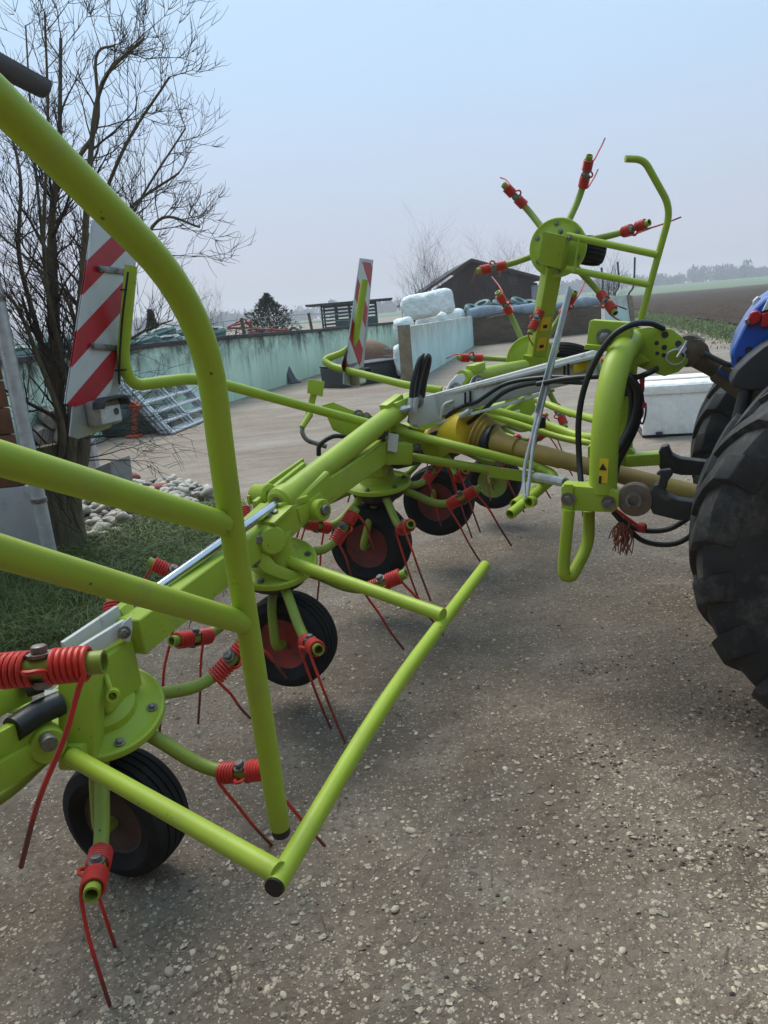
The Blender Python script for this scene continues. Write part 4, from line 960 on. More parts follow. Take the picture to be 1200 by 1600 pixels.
# lower links with hooks
for k, O in enumerate((ON + UX * .03, ON + UX * .81)):
    sh_ = UX * (0 if k == 0 else .78)
    pp = lambda x, y, d=0: apl(x, y, ON + UX * (.03 + d), UX) + sh_
    ll = part('lower_link', MB().prism([pp(*q) for q in ((1012, 775), (1022, 755), (1035, 752), (1042, 770), (1060, 778), (1120, 786), (1200, 770), (1200, 800), (1120, 812), (1060, 810), (1020, 800))], UX * .07), M['blackmetal'], trac, .01)
    if k == 1:
        part('link_clevis', MB().bar(pp(955, 781), pp(1020, 778), .10, .06), M['green'], ll, .012); continue
    part('link_disc', MB().lathe(pp(992, 781, -.03), -UX, [(.02, -.03), (.066, -.03), (.068, 0), (.064, .012), (.03, .018), (.012, .018)], 32), M['disc_steel'], ll)
    part('link_bush', MB().lathe(pp(990, 781, -.05), -UX, [(.03, -.03), (.032, .012), (.02, .014), (.018, .0)], 20), M['steel'], ll)
    part('link_hook', MB().prism([pp(*q, -.02) for q in ((1028, 760), (1032, 742), (1025, 740), (1032, 734), (1048, 732), (1052, 740), (1044, 750), (1042, 762))], UX * .035), M['blackmetal'], ll, .006)
    part('lift_rod', MB().sweep([pp(1120, 790), pp(1120, 790) + ZZ * .5 + DX * .1], .025, 12), M['blackmetal'], ll)
part('pto_stub', MB().sweep([ax0 + UX * .77 - DX * .1 - ZZ * .1, ax0 + UX * .77 - DX * .32 - ZZ * .1], .04, 16), M['steel'], trac)
# hoses hanging between tractor and tedder
def those(pxs, O, r, m='black', name='hydraulic_hose'):
    return part(name, MB().sweep(smooth([apl(x, y, O + UX * (q[0] if q else 0), UX) for x, y, *q in pxs], 8), r, 10), M[m], trac)
those([(958, 798), (975, 815), (1000, 828), (1040, 828), (1072, 812), (1100, 790)], ON + UX * .2, .011)
those([(958, 800), (978, 822), (1005, 845), (1045, 851), (1078, 838), (1110, 800)], ON + UX * .24, .011)
those([(962, 796), (978, 808), (1000, 824)], ON + UX * .18, .007, 'red', 'pull_cord')
part('cord_knob', MB().lathe(apl(1003, 824, ON + UX * .18, UX), DX, [(.008, -.02), (.02, -.012), (.02, .012), (.01, .02)], 14), M['red'], trac)
tw = simple('faded_twine', (.36, .13, .09, 1), (.26, .10, .07, 1), 20, .9); mbt = MB()
for _ in range(46):
    a = apl(975 + rnd.uniform(-4, 6), 812 + rnd.uniform(-4, 4), ON + UX * .2, UX); b = apl(963 + rnd.uniform(-12, 26), 862 + rnd.uniform(-30, 8), ON + UX * (.2 + rnd.uniform(-.04, .04)), UX)
    m_ = (a + b) / 2 + DX * rnd.uniform(-.03, .03) + UX * rnd.uniform(-.03, .03); mbt.sweep(smooth([a, m_, b], 4), .0028, 4)
part('twine', mbt, tw, trac)
# ================================================================ building, trees and farm things behind
def bark():
    n = NT('bark'); v = n.noise(1, 6, .7, n.mapv((26, 26, 4))); c = n.mix(n.rng(v, .35, .7), (.17, .14, .085, 1), (.08, .065, .042, 1))
    c = n.mix(n.rng(n.noise(6, 4), .5, .75), c, (.15, .15, .075, 1)); n.bump(v, .9, .02); return n.done(c, .9)
M['bark'] = bark(); M['twig'] = simple('twigs', (.075, .058, .046, 1), (.05, .038, .032, 1), 5, .85)
def branch(mb, p, d, L, r, depth, upb=.25, kids=(3, 5), wob=.25):
    n = max(4, int(L / .09)) if depth > 1 else 5; pts = [np.asarray(p, float)]; d = unit(d); dirs = [d]
    for i in range(n):
        d = unit(d + V(rnd.gauss(0, wob), rnd.gauss(0, wob), rnd.gauss(0, wob) + upb) * .28); pts.append(pts[-1] + d * L / n); dirs.append(d)
    tip = .35 if depth > 0 else .45
    mb.sweep(pts, [r * (1 - (1 - tip) * i / n) for i in range(n + 1)], 6 if r > .02 else (5 if r > .008 else 3), caps=False)
    if depth <= 0: return
    for k in range(rnd.randint(*kids)):
        i = rnd.randint(max(1, n // 4), n); a, b = frame_of(dirs[i]); t = rnd.random() * 6.283; sp = rnd.uniform(.5, 1.0)
        nd = unit(dirs[i] + sp * (math.cos(t) * a + math.sin(t) * b)); branch(mb, pts[i], nd, L * rnd.uniform(.45, .75), max(.0022, r * (1 - .65 * i / n) * .55), depth - 1, upb, kids, wob)
base = az(108, 862); Yt = base[1]
tree = thing('bare_tree', base, 'leafless many-stemmed tree beside the wall with the grey downpipe', 'tree')
trunk = MB(); b0 = base
trunk.sweep([b0 - ZZ * .05, b0 + V(.0, 0, .18), b0 + V(-.0, 0, .5), b0 + V(-.02, 0, .85)], [.16, .125, .11, .085], 16)
trunk.sweep(smooth([b0 + V(.07, .02, -.03), b0 + V(.09, .02, .4), at(128, 700, Yt + .05), at(125, 600, Yt + .1), at(135, 480, Yt + .2)], 5), list(np.linspace(.085, .045, 21)), 12)
part('trunk', trunk, M['bark'], tree, ang=60)
stems = [([(105, 760), (95, 640), (80, 480), (82, 330), (92, 240), (95, 60)], .085, 0), ([(105, 770), (90, 640), (60, 520), (30, 400), (32, 280), (10, 180)], .055, .3), ([(110, 760), (115, 600), (130, 420), (140, 260), (160, 130), (225, 60)], .06, -.2),
         ([(100, 700), (92, 560), (85, 400), (88, 300), (150, 200), (150, 90), (180, 70)], .045, .1), ([(115, 720), (125, 560), (150, 430), (200, 330), (280, 270)], .05, .2), ([(115, 700), (130, 560), (165, 460), (215, 390), (255, 340), (312, 355)], .04, -.3),
         ([(118, 740), (128, 600), (110, 480), (60, 420), (-20, 350)], .045, .5), ([(100, 680), (60, 560), (20, 470), (-40, 430)], .04, -.3), ([(120, 720), (135, 640), (170, 560), (220, 520), (270, 500)], .028, .2),
         ([(112, 700), (118, 560), (135, 400), (190, 240), (265, 120)], .045, -.1), ([(95, 600), (70, 400), (50, 200), (40, 40)], .03, .35), ([(110, 640), (140, 500), (210, 330), (290, 200)], .03, .1), ([(110, 640), (70, 420), (75, 200), (70, 20)], .03, -.3)]
limbs, twigs = MB(), MB()
for pts, r, dy in stems:
    P3 = [b0 + V(rnd.uniform(-.05, .05), 0, .5)] + [at(x, y, Yt + dy * (i + 1) / len(pts) * 1.6) for i, (x, y) in enumerate(pts)]
    S = smooth(P3, 6); n = len(S); r *= .68; limbs.sweep(S, [r * (1 - .86 * (i / (n - 1)) ** .8) + .003 for i in range(n)], 8, caps=False)
    for i in range(int(n * .25), n):
        if rnd.random() < .5 + .35 * i / n:
            a, b = frame_of(unit(S[min(i + 1, n - 1)] - S[i - 1])); t = rnd.random() * 6.283
            d = unit(.8 * unit(S[i] - S[i - 1]) + .9 * (math.cos(t) * a + math.sin(t) * b) + ZZ * .1)
            branch(twigs, S[i], d, rnd.uniform(.25, .68) * (1.1 - .45 * i / n), max(.004, .45 * r * (1 - .8 * i / n)), 2 if rnd.random() < .8 else 1, .42, (3, 6), .55)
# low drooping twigs over the yard
for _ in range(12):
    branch(twigs, at(rnd.uniform(120, 140), rnd.uniform(600, 760), Yt + rnd.uniform(-.1, .2)), unit(V(1, rnd.uniform(-.3, .3), rnd.uniform(-.1, .25))), rnd.uniform(.4, .75), .006, 2, .0, (3, 5))
for _ in range(26):
    branch(twigs, at(rnd.uniform(30, 130), rnd.uniform(560, 840), Yt + rnd.uniform(-.3, .0)), unit(V(rnd.uniform(-.6, .6), -.3, .7)), rnd.uniform(.3, .8), .005, 1, .15, (2, 4))
part('limbs', limbs, M['bark'], tree, ang=60); part('twigs', twigs, M['twig'], tree, ang=180)
print('twig faces', len(twigs.f))

# ---- farm building on the left
wc = az(73, 893); Yw = wc[1]; xc = wc[0]
bl = thing('farm_building', (xc - 1, Yw, 0), 'farm building corner with plaster base, brown boards and grey downpipe', 'building')
M['plaster'] = simple('grey_plaster', (.42, .42, .41, 1), (.33, .33, .32, 1), 3, .9, bump=.25, bscale=40, dirt=(.2, .2, .18, 1), damt=.4, dscale=5)
M['wood'] = simple('brown_boards', (.20, .085, .035, 1), (.13, .055, .025, 1), 6, .7, bump=.2, bscale=30)
CB = V(xc, Yw, 0); fpn = [CB, CB + V(-3.2, -.25, 0), CB + V(-5.2, 2.1, 0), CB + V(-2.2, 2.5, 0)]
def lvl(z0, z1, sc_=1.0, name='board', m='wood', bev=.006):
    cc = sum(fpn) / 4; part(name, MB().prism([cc + (q - cc) * sc_ + ZZ * (z0 + z1) / 2 for q in fpn], ZZ * (z1 - z0)), M[m], bl, bev)
lvl(0, .64, 1.0, 'base_wall', 'plaster', .01)
for k in range(12): lvl(.645 + k * .185, .645 + k * .185 + .178, .992)
lvl(2.87, 2.95, .99, 'eaves_board', 'wood')
part('sky_blocker_wall', MB().prism([V(-11, -3.2, 0), V(8, -3.2, 0), V(8, -3.2, 4.6), V(-11, -3.2, 4.6)], V(0, .3, 0)), M['wood'], bl, .02)  # unseen wall added behind the camera to block sky light
part('sky_blocker_roof', MB().prism([V(-11.5, -2.6, 4.5), V(8.5, -2.6, 4.5), V(8.5, -8, 7.2), V(-11.5, -8, 7.2)], V(0, 0, .15)), simple('blocker_roof_tiles', (.16, .07, .055, 1), None, 3, .8), bl)  # added roof over it, also out of view, shading camera-facing sides
dpx = at(75, 850, Yw - .09)
part('downpipe', MB().sweep([V(dpx[0], Yw - .09, .03), V(dpx[0], Yw - .09, 3.0)], .048, 22), M['zinc'], bl)
for z in (.55, 1.9): part('pipe_clip', MB().lathe(V(dpx[0], Yw - .09, z), ZZ, [(.047, -.015), (.055, -.015), (.055, .015), (.047, .015)], 22), M['steel'], bl)
g0, g1 = at(62, 128, Yw - .25), at(-60, 62, Yw - 1.1); gd = unit(g1 - g0); ga = unit(np.cross(gd, ZZ)); pr = []
for k in range(13):
    t = math.pi * k / 12; pr.append(ga * math.cos(t) * .07 - ZZ * math.sin(t) * .085)
pr = pr + [q * .93 for q in pr[::-1]]
part('gutter', MB().prism([g0 + q + gd * 1.2 for q in pr], gd * 2.4), M['blackplastic'], bl)
part('gutter_end', MB().prism([g0 + q for q in pr[:13]], gd * .008), M['lampgrey'], bl)
rf_ = simple('red_roof_tile', (.22, .09, .07, 1), (.16, .07, .06, 1), 7, .8)
for k in range(6):
    c = g0 + gd * (.25 + k * .3) - ga * (.12 if np.dot(ga, V(-1, 0, 0)) < 0 else -.12) + ZZ * .06
    part('roof_tile', MB().bar(c, c + (ga if ga[0] < 0 else -ga) * .9 + ZZ * .42, .28, .03, ZZ), rf_, bl, .006)

# ---- stones, block, posts and odd things left of the yard
def pebble_mesh(name, s, seed, sub=2, flat=.55, rough=.22):
    r_ = random.Random(seed); bm = bmesh.new(); bmesh.ops.create_icosphere(bm, subdivisions=sub, radius=1)
    ph = [(V(r_.gauss(0, 1), r_.gauss(0, 1), r_.gauss(0, 1)), r_.uniform(0, 6)) for _ in range(5)]
    for v in bm.verts:
        c = np.array(v.co); k = 1 + rough * sum(math.sin(1.7 * np.dot(q, c) + o) for q, o in ph) / 2.5
        v.co = Vector(c * k * s * V(1, .8, flat))
    me = bpy.data.meshes.new(name); bm.to_mesh(me); bm.free()
    me.polygons.foreach_set('use_smooth', [True] * len(me.polygons)); return me
def stone_mat(name, c1, c2):
    n = NT(name); oi = n.node('ShaderNodeObjectInfo'); c = n.mix(oi.outputs['Random'], c1, c2)
    c = n.mix(n.rng(n.noise(25, 5, .7), .4, .75), c, tuple(.62 * x for x in c1[:3]) + (1,)); n.bump(n.noise(60, 4), .25, .004); return n.done(c, .7)
SM = stone_mat('river_stone', (.34, .315, .265, 1), (.58, .54, .46, 1))
sps = [tuple(az(*q)[:2]) for q in ((118, 858), (200, 838), (260, 815), (330, 800), (330, 770), (270, 752), (130, 770), (95, 800))]
bed = sheet('stone_bed', sps, .028, simple('stone_bed_soil', (.06, .055, .045, 1), None, 6, .95))
sm_ = [pebble_mesh('stone', 1, 40 + k, 2, .6, .38) for k in range(6)]
for me in sm_: me.materials.append(SM)
placed = []; tries = 0
while len(placed) < 230 and tries < 20000:
    tries += 1; x, y = rnd.uniform(-3.4, -1.1), rnd.uniform(5.3, 8.6)
    if not in_poly(x, y, sps): continue
    r = rnd.uniform(.028, .07)
    lvl = rnd.random()
    if any((x - a) ** 2 + (y - b) ** 2 < (.55 * (r + c)) ** 2 for a, b, c in placed): continue
    placed.append((x, y, r)); o = bpy.data.objects.new('stone', rnd.choice(sm_)); scene.collection.objects.link(o); o.parent = bed
    o.location = (x, y, .03 + r * .3 + .14 * lvl * max(0, 1 - abs(y - 6.6))); o.scale = (r, r, r); o.rotation_euler = (rnd.uniform(-.3, .3), rnd.uniform(-.3, .3), rnd.random() * 6.28)
blk = az(185, 762); blk = az(180, 775)
solo('concrete_block', MB().prism([at(150, 745, blk[1]), at(158, 728, blk[1]), at(188, 716, blk[1]), at(193, 752, blk[1]), at(192, 778, blk[1]), at(150, 790, blk[1])], V(0.1, .35, 0)), simple('old_concrete', (.25, .245, .225, 1), (.17, .165, .15, 1), 4, .9, bump=.4, bscale=20), (blk[0], blk[1], 0), 'weathered grey concrete block behind the stones', 'block', bevel=.02)
pg = az(148, 745); solo('grey_post', MB().bar(V(pg[0], pg[1], 0), V(pg[0], pg[1], .62), .13, .13).box((pg[0], pg[1], .64), V(1, 0, 0), V(0, 1, 0), ZZ, (.16, .16, .05)), M['plaster'], (pg[0], pg[1], 0), 'short grey square post behind the bare tree', 'post', bevel=.012)
orange = simple('orange_red_plastic', (.50, .085, .03, 1), (.36, .06, .025, 1), 8, .5)
po = az(210, 683); so_ = MB().sweep([po, at(211, 640, po[1])], .05, 12).bar(at(204, 632, po[1]), at(217, 640, po[1]), .16, .14).sweep([po, po + V(0, 0, .04)], .14, 14)
solo('orange_hydrant', so_, orange, po, 'orange-red standpipe beside the leaning gate panels', 'standpipe', bevel=.01)
for k, (x, y) in enumerate(((208, 752), (250, 768))):
    p = az(x, y); me = pebble_mesh('red_sack', 1, 90 + k, 3, .35, .35); o = link('red_sack', me, simple('red_sacking', (.32, .09, .055, 1), (.22, .06, .04, 1), 12, .8, bump=.4, bscale=20))
    o.location = (p[0], p[1], .04); o.scale = (.16, .13, .16) if k else (.13, .12, .2)
    tag(o, ('crumpled red sack on the ground nearer the stones' if k else 'crumpled red sack beside the concrete block'), 'sack')
# logs behind the tree
lm_ = simple('grey_log', (.20, .18, .16, 1), (.13, .12, .105, 1), 5, .9, bump=.4, bscale=25)
LG = ['lowest left', 'lowest middle', 'lowest right', 'second-row left', 'second-row right', 'topmost']
for k, (x, y) in enumerate(((52, 692), (80, 688), (106, 682), (66, 655), (94, 650), (80, 622))):
    c = at(x, y, 10.2); c[2] = (.13, .36, .59)[0 if k < 3 else (1 if k < 5 else 2)]
    solo('log', MB().sweep([c, c + V(-.5, .9, 0), c + V(-1.1, 1.9, 0)], [.13, .125, .12], 14), lm_, c + V(0, 0, -.13), LG[k] + ' grey log in the small pile behind the bare tree', 'log', 'logs piled behind the bare tree', bevel=.008)
# teal sheet lump by the gates
pl = az(205, 690); me = pebble_mesh('covered_heap', 1, 5, 3, .7, .3); o = link('covered_heap', me, simple('teal_cover', (.055, .11, .105, 1), (.03, .06, .06, 1), 3, .6, bump=.5, bscale=8)); o.location = (pl[0] - .3, pl[1] + 1.0, .25); o.scale = (.75, .6, .62); tag(o, 'dark teal covered heap behind the orange standpipe', 'heap')

# ---- galvanised gate panels leaning together
def gate_panel(dx, dy, label):
    A, B_, C_, D_ = az(268 , 680), az(330, 655), None, None
    bl0, br0 = A, az(335, 652); t = unit(br0 - bl0); lean = unit(V(-.62, .35, .70)); t_ = unit(t)
    L, Hh = 2.1, 1.15
    o_ = V(dx, dy, 0)
    g_ = thing('gate_panel', bl0 + o_, label, 'gate', 'gate panels leaning by the silage wall')
    P = lambda u, v: bl0 + o_ + t_ * u * L + lean * v * Hh + ZZ * .03
    for v in (0, .2, .4, .6, .8, 1.0): part('rail', MB().sweep([P(0, v), P(1, v)], .024, 10), M['zinc'], g_)
    for u in (0, .04, .5, .96, 1): part('upright', MB().sweep([P(u, 0), P(u, 1)], .022, 10), M['zinc'], g_)
    return g_
gate_panel(0, 0, 'nearest galvanised gate panel of the stack leaning by the silage wall')
gate_panel(-.10, .06, 'middle galvanised gate panel of the stack leaning by the silage wall')
gate_panel(-.20, .12, 'hindmost galvanised gate panel of the stack leaning by the silage wall')

# ---- evergreens
def needle_tree(name, px, py, pt, Yy, wpx, label, cone):
    b = at(px, py, Yy); t = at(px, pt, Yy); b = V(b[0], b[1], 0); Hh = t[2]; w = wpx / (F / Yy) / 2
    tr_ = thing(name, b, label, 'tree'); part('trunk', MB().sweep([b, b + ZZ * Hh * .9], [.09, .02], 8), M['bark'], tr_)
    mb = MB(); vs2, fs = [], []
    n = 9000
    for _ in range(n):
        z = rnd.uniform(.08, 1); a = rnd.random() * 6.283
        prof = (1 - z) * 1.05 + .04 if cone else max(.06, 1 - max(0, (z - .45) / .55) ** 1.7) * 1.2
        prof *= .72 + .38 * math.sin(a * 3 + 9 * z) * math.sin(11 * z + a) + .15 * rnd.random()
        r = w * max(.04, prof) * math.sqrt(rnd.random()); p = b + V(math.cos(a) * r, math.sin(a) * r, z * Hh + .1 * math.sin(5 * a + 7 * z)); s = .02 + .075 * rnd.random()
        d = unit(V(math.cos(a), math.sin(a), rnd.uniform(-.1, 1))) * s * 1.8; e_ = V(rnd.gauss(0, 1), rnd.gauss(0, 1), rnd.gauss(0, 1)) * s * .35
        o = len(vs2); vs2 += [p - e_, p + e_, p + d]; fs.append((o, o + 1, o + 2))
    mb.add(vs2, fs); me = bpy.data.meshes.new('crown'); me.from_pydata([tuple(np.array(v) - b) for v in vs2], [], fs); me.update()
    link('crown', me, M['needles'], tr_); return tr_
M['needles'] = simple('needles', (.060, .075, .042, 1), (.035, .048, .03, 1), 1.5, .8)
needle_tree('pine_tree', 424, 525, 461, 40, 70, 'dark green bushy pine behind the silage wall', False)
needle_tree('spruce_tree', 243, 540, 487, 34, 44, 'small dark spruce behind the silage sheet', True)
def bush(name, px, py, pt, Yy, spread, stems_, label, depth=2, r=.02, cat='bush'):
    b = at(px, py, Yy); Hh = at(px, pt, Yy)[2]; b = V(b[0], b[1], 0); t_ = thing(name, b, label, cat); mb = MB()
    for k in range(stems_):
        d = unit(V(rnd.gauss(0, spread), rnd.gauss(0, spread), 1)); branch(mb, b + V(rnd.gauss(0, .15), rnd.gauss(0, .15), 0), d, Hh * rnd.uniform(.55, .9), r, depth, .25, (3, 6), .2)
    part('branches', mb, M['twig'], t_, ang=180)
bush('bare_bush', 668, 535, 418, 34, .30, 9, 'bare bush rising behind the white bales', 3, .03)
bush('bare_bush', 790, 530, 415, 36, .32, 10, 'leafless bush in front of the right half of the brown barn', 3, .03)
bush('bare_bush', 957, 505, 395, 46, .16, 10, 'upright bare bush behind the pale turquoise slab', 2, .03)
bush('bare_bush', 318, 540, 480, 30, .35, 8, 'reddish bare bush behind the fence left of the pine', 3, .02)
bush('bare_bush', 700, 535, 440, 38, .3, 8, 'bare bush before the left half of the barn gable', 3, .025)

# ---- slatted shed
ys_ = 52.0; shd = thing('slatted_shed', at(548, 530, ys_) * V(1, 1, 0), 'flat-roofed slatted shed behind the silage wall', 'shed')
dk = simple('dark_timber', (.045, .05, .05, 1), (.03, .034, .034, 1), 2, .9); tl_ = simple('teal_sheeting', (.035, .075, .08, 1), None, 2, .8)
r0, r1 = at(478, 478, ys_), at(614, 481, ys_)
part('roof', MB().bar(V(r0[0], ys_ + 1.5, r0[2]), V(r1[0], ys_ + 1.5, r0[2] - .02), 4.4, .12), dk, shd, .03)
xa, xb = at(505, 510, ys_)[0], at(590, 510, ys_)[0]; zt = r0[2] - .06
for x in np.linspace(xa, xb, 5):
    for yy in (ys_, ys_ + 3): part('post', MB().bar(V(x, yy, 0), V(x, yy, zt), .12, .12), dk, shd, .01)
mb = MB()
for z in np.linspace(.5, zt - .1, 9): mb.bar(V(xa, ys_ - .08, z), V(xb, ys_ - .08, z), .03, .10)
sl_ = part('slats', mb, dk, shd); sl_['kind'] = 'stuff'
mb = MB()
for z in np.linspace(.5, zt - .1, 9): mb.bar(V(xa, ys_ + 3.1, z), V(xb, ys_ + 3.1, z), .03, .12)
sl_ = part('slats', mb, dk, shd); sl_['kind'] = 'stuff'
part('side_panel', MB().box((xb - .6, ys_ - .13, .95), V(1, 0, 0), V(0, 1, 0), ZZ, (1.3, .05, 1.1)), tl_, shd)
part('side_panel', MB().box((xa + 1.3, ys_ - .13, 1.15), V(1, 0, 0), V(0, 1, 0), ZZ, (.9, .05, .5)), tl_, shd)

# ---- barn
yb = 46.0; rg = at(735, 409, yb); le = at(634, 478, yb); re_ = at(847, 438, yb)
barn = thing('barn', V((le[0] + re_[0]) / 2, yb, 0), 'dark brown barn with a low gable behind the silage clamp', 'barn')
bw = NT('brown_barn_boards'); bwc = bw.mix(bw.rng(bw.noise(1, 4, .6, bw.mapv((7, 7, .25))), .35, .7), (.050, .027, .022, 1), (.034, .02, .017, 1)); bwm = bw.done(bwc, .9)
dpth = V(2.5, 14, 0)
part('gable_wall', MB().prism([V(le[0] + .3, yb, 0), V(re_[0] - .3, yb, 0), V(re_[0] - .3, yb, re_[2] - .15), V(rg[0], yb, rg[2] - .12), V(le[0] + .3, yb, le[2] - .05)], V(0, .2, 0)), bwm, barn)
for a, b in ((le, rg), (rg, re_)):
    part('roof', MB().prism([a - V(0, .5, 0), b - V(0, .5, 0), b - V(0, .5, -.16), a - V(0, .5, -.16)], V(0, 14, 0)).mesh and MB().prism([a + V(0, 6.5, 0), b + V(0, 6.5, 0), b + V(0, 6.5, .16), a + V(0, 6.5, .16)], V(0, 14, 0)), simple('brown_roof_sheet', (.055, .04, .038, 1), (.04, .03, .028, 1), 2, .8), barn)
part('side_wall', MB().box((re_[0] - .42, yb + 6.6, re_[2] / 2 - .1), V(1, 0, 0), V(0, 1, 0), ZZ, (.2, 12.6, re_[2] - .3)), bwm, barn)
part('side_wall', MB().box((le[0] + .42, yb + 6.6, le[2] / 2 - .1), V(1, 0, 0), V(0, 1, 0), ZZ, (.2, 12.6, max(.5, le[2] - .3))), bwm, barn)
wv_ = at(801, 439, yb - .1); wnd = part('window', MB().box(wv_ - V(0, .06, 0), V(1, 0, 0), V(0, 1, 0), ZZ, (.42, .06, .42)), simple('window_frame', (.12, .11, .10, 1), None, 5, .7), barn)
for k in (-.1, .1): part('pane', MB().box(wv_ - V(0, .1, 0) + V(0, 0, k), V(1, 0, 0), V(0, 1, 0), ZZ, (.30, .02, .13)), M['blackplastic'], wnd)
part('corner_board', MB().box((re_[0] - .45, yb - .13, re_[2] / 2 - .1), V(1, 0, 0), V(0, 1, 0), ZZ, (.45, .06, re_[2] - .3)), simple('pale_corner', (.25, .27, .30, 1), None, 3, .8), barn)

# ---- turquoise slab wall with bales behind it
M['turq'] = stained('turquoise_slab', (.52, .68, .64, 1), (.42, .38, .30, 1), (.34, .63, .63, 1), .8)
M['plank'] = simple('old_plank', (.24, .19, .12, 1), (.17, .13, .085, 1), 6, .85, bump=.2, bscale=30)
s_n, s_f = az(638, 601), az(738, 541); st_ = unit(s_f - s_n); sn_ = unit(V(-st_[1], st_[0], 0))
z_n, z_f = at(639, 510, s_n[1])[2], at(737, 494, s_f[1])[2]
slab = thing('silage_slab_wall', s_n, 'turquoise stained concrete slab wall in front of the white bales', 'wall')
for j in range(3):
    p = s_n + (s_f - s_n) * (j / 3) + st_ * .01; q = s_n + (s_f - s_n) * ((j + 1) / 3) - st_ * .01
    part('slab', MB().prism([p, q, q + ZZ * (z_n + (z_f - z_n) * (j + 1) / 3), p + ZZ * (z_n + (z_f - z_n) * j / 3)], sn_ * .14), M['turq'], slab, .015)
part('end_plank', MB().prism([s_n - st_ * .03 - sn_ * .14, s_n - st_ * .03 + sn_ * .14, s_n - st_ * .03 + sn_ * .14 + ZZ * (z_n + .04), s_n - st_ * .03 - sn_ * .14 + ZZ * (z_n + .04)], st_ * .05), M['plank'], slab, .006)
wrap = NT('white_bale_wrap'); wc_ = wrap.mix(wrap.rng(wrap.noise(3, 5, .6, wrap.mapv((2, 2, 9))), .4, .75), (.80, .84, .81, 1), (.66, .73, .70, 1)); wrap.bump(wrap.noise(3.5, 5, .65, wrap.mapv((1.4, 1.4, 4))), .8, .12); wrapm = wrap.done(wc_, .38)
def bale(x0, x1, y0, y1, Yy, dp, label, rot=.3):
    a, b = at(x0, y1, Yy), at(x1, y0, Yy); c = (a + b) / 2 + V(0, dp / 2, 0); s = V(abs(b[0] - a[0]) / 2, dp / 2, abs(b[2] - a[2]) / 2)
    bm = bmesh.new(); bmesh.ops.create_icosphere(bm, subdivisions=5, radius=1); k = rnd.random() * 9
    for v in bm.verts:
        q = np.array(v.co); q = q / (np.sum(np.abs(q) ** 4.5)) ** (1 / 4.5)
        q = q * (1 + .022 * math.sin(5 * q[0] + k) * math.sin(6 * q[2] + 2 * k) + .012 * math.sin(13 * q[0] + 7 * q[2]))
        v.co = Vector(q * s)
    me = bpy.data.meshes.new('wrapped_bale'); bm.to_mesh(me); bm.free(); me.polygons.foreach_set('use_smooth', [True] * len(me.polygons))
    o = link('wrapped_bale', me, wrapm); o.location = tuple(c); o.rotation_euler = (0, -.1, rot); tag(o, label, 'bale', 'white wrapped silage bales behind the slab wall'); return o
bale(632, 688, 455, 501, 22.9, 1.2, 'big white wrapped bale on top of the stack, left one', -.23)
bale(672, 710, 449, 495, 27.0, 1.3, 'white wrapped bale on top of the stack, right one', -.23)
bale(655, 702, 487, 532, 24.6, 1.2, 'white wrapped bale under the top pair, just above the slab edge', -.23)
bale(690, 730, 481, 524, 31.5, 1.3, 'white wrapped bale at the right end, low behind the slab edge', -.23)
bale(621, 646, 495, 535, 18.3, .9, 'white wrapped bale at the left end, upper of the two', -.23)
bale(622, 650, 535, 590, 18.4, .9, 'white wrapped bale at the left end, standing on the ground', -.23)

# ---- silage clamp with brown face
cm = NT('brown_silage_face'); cmc = cm.mix(cm.rng(cm.noise(1.5, 7, .75, cm.mapv((1, 1, 3))), .35, .7), (.145, .10, .062, 1), (.075, .052, .034, 1)); cm.bump(cm.noise(4, 6, .7, cm.mapv((1, 1, 2.5))), 1, .15); cmm = cm.done(cmc, .95)
k0, k1 = az(590, 548), az(740, 541); k2 = az(938, 519)
cl_ = thing('silage_clamp', k1, 'brown cut silage face with a grey-blue sheet rolled along its top', 'silage clamp')
for a, b in ((k0, k1), (k1, k2)):
    m_ = 7; top = []
    poly = [a, b] + [a + (b - a) * (1 - i / m_) + ZZ * (1.12 + .06 * math.sin(3 * i)) for i in range(m_ + 1)]
    part('cut_face', MB().prism(poly, V(.3, 2.4, 0)).mesh and MB().prism([p + V(.15, 1.2, 0) for p in poly], V(.3, 2.4, 0)), cmm, cl_, .03)
sh_m = simple('grey_blue_sheet', (.25, .31, .37, 1), (.15, .19, .23, 1), 2.5, .5, bump=.5, bscale=6)
pts = [k1 + (k2 - k1) * t + ZZ * (1.30 + .05 * math.sin(9 * t)) + V(0, .1, 0) for t in np.linspace(-.02, 1, 24)]
part('rolled_sheet', MB().sweep(pts, [.19 + .05 * math.sin(7 * i) for i in range(24)], 12), sh_m, cl_)
for k in range(7):
    t = .03 + .07 * k; p = k1 + (k2 - k1) * t + V(0, .8, 1.45 + .12 * (k % 2)); o = link('weight_tyre', tm, M['rubber']); o.location = tuple(p); o.rotation_euler = (.3, rnd.uniform(-.4, .4), 0); o.scale = (1.2, 1.2, 1.4)
    tag(o, 'dark tyre on top of the brown silage clamp', 'tyre', 'tyres on the silage clamp')
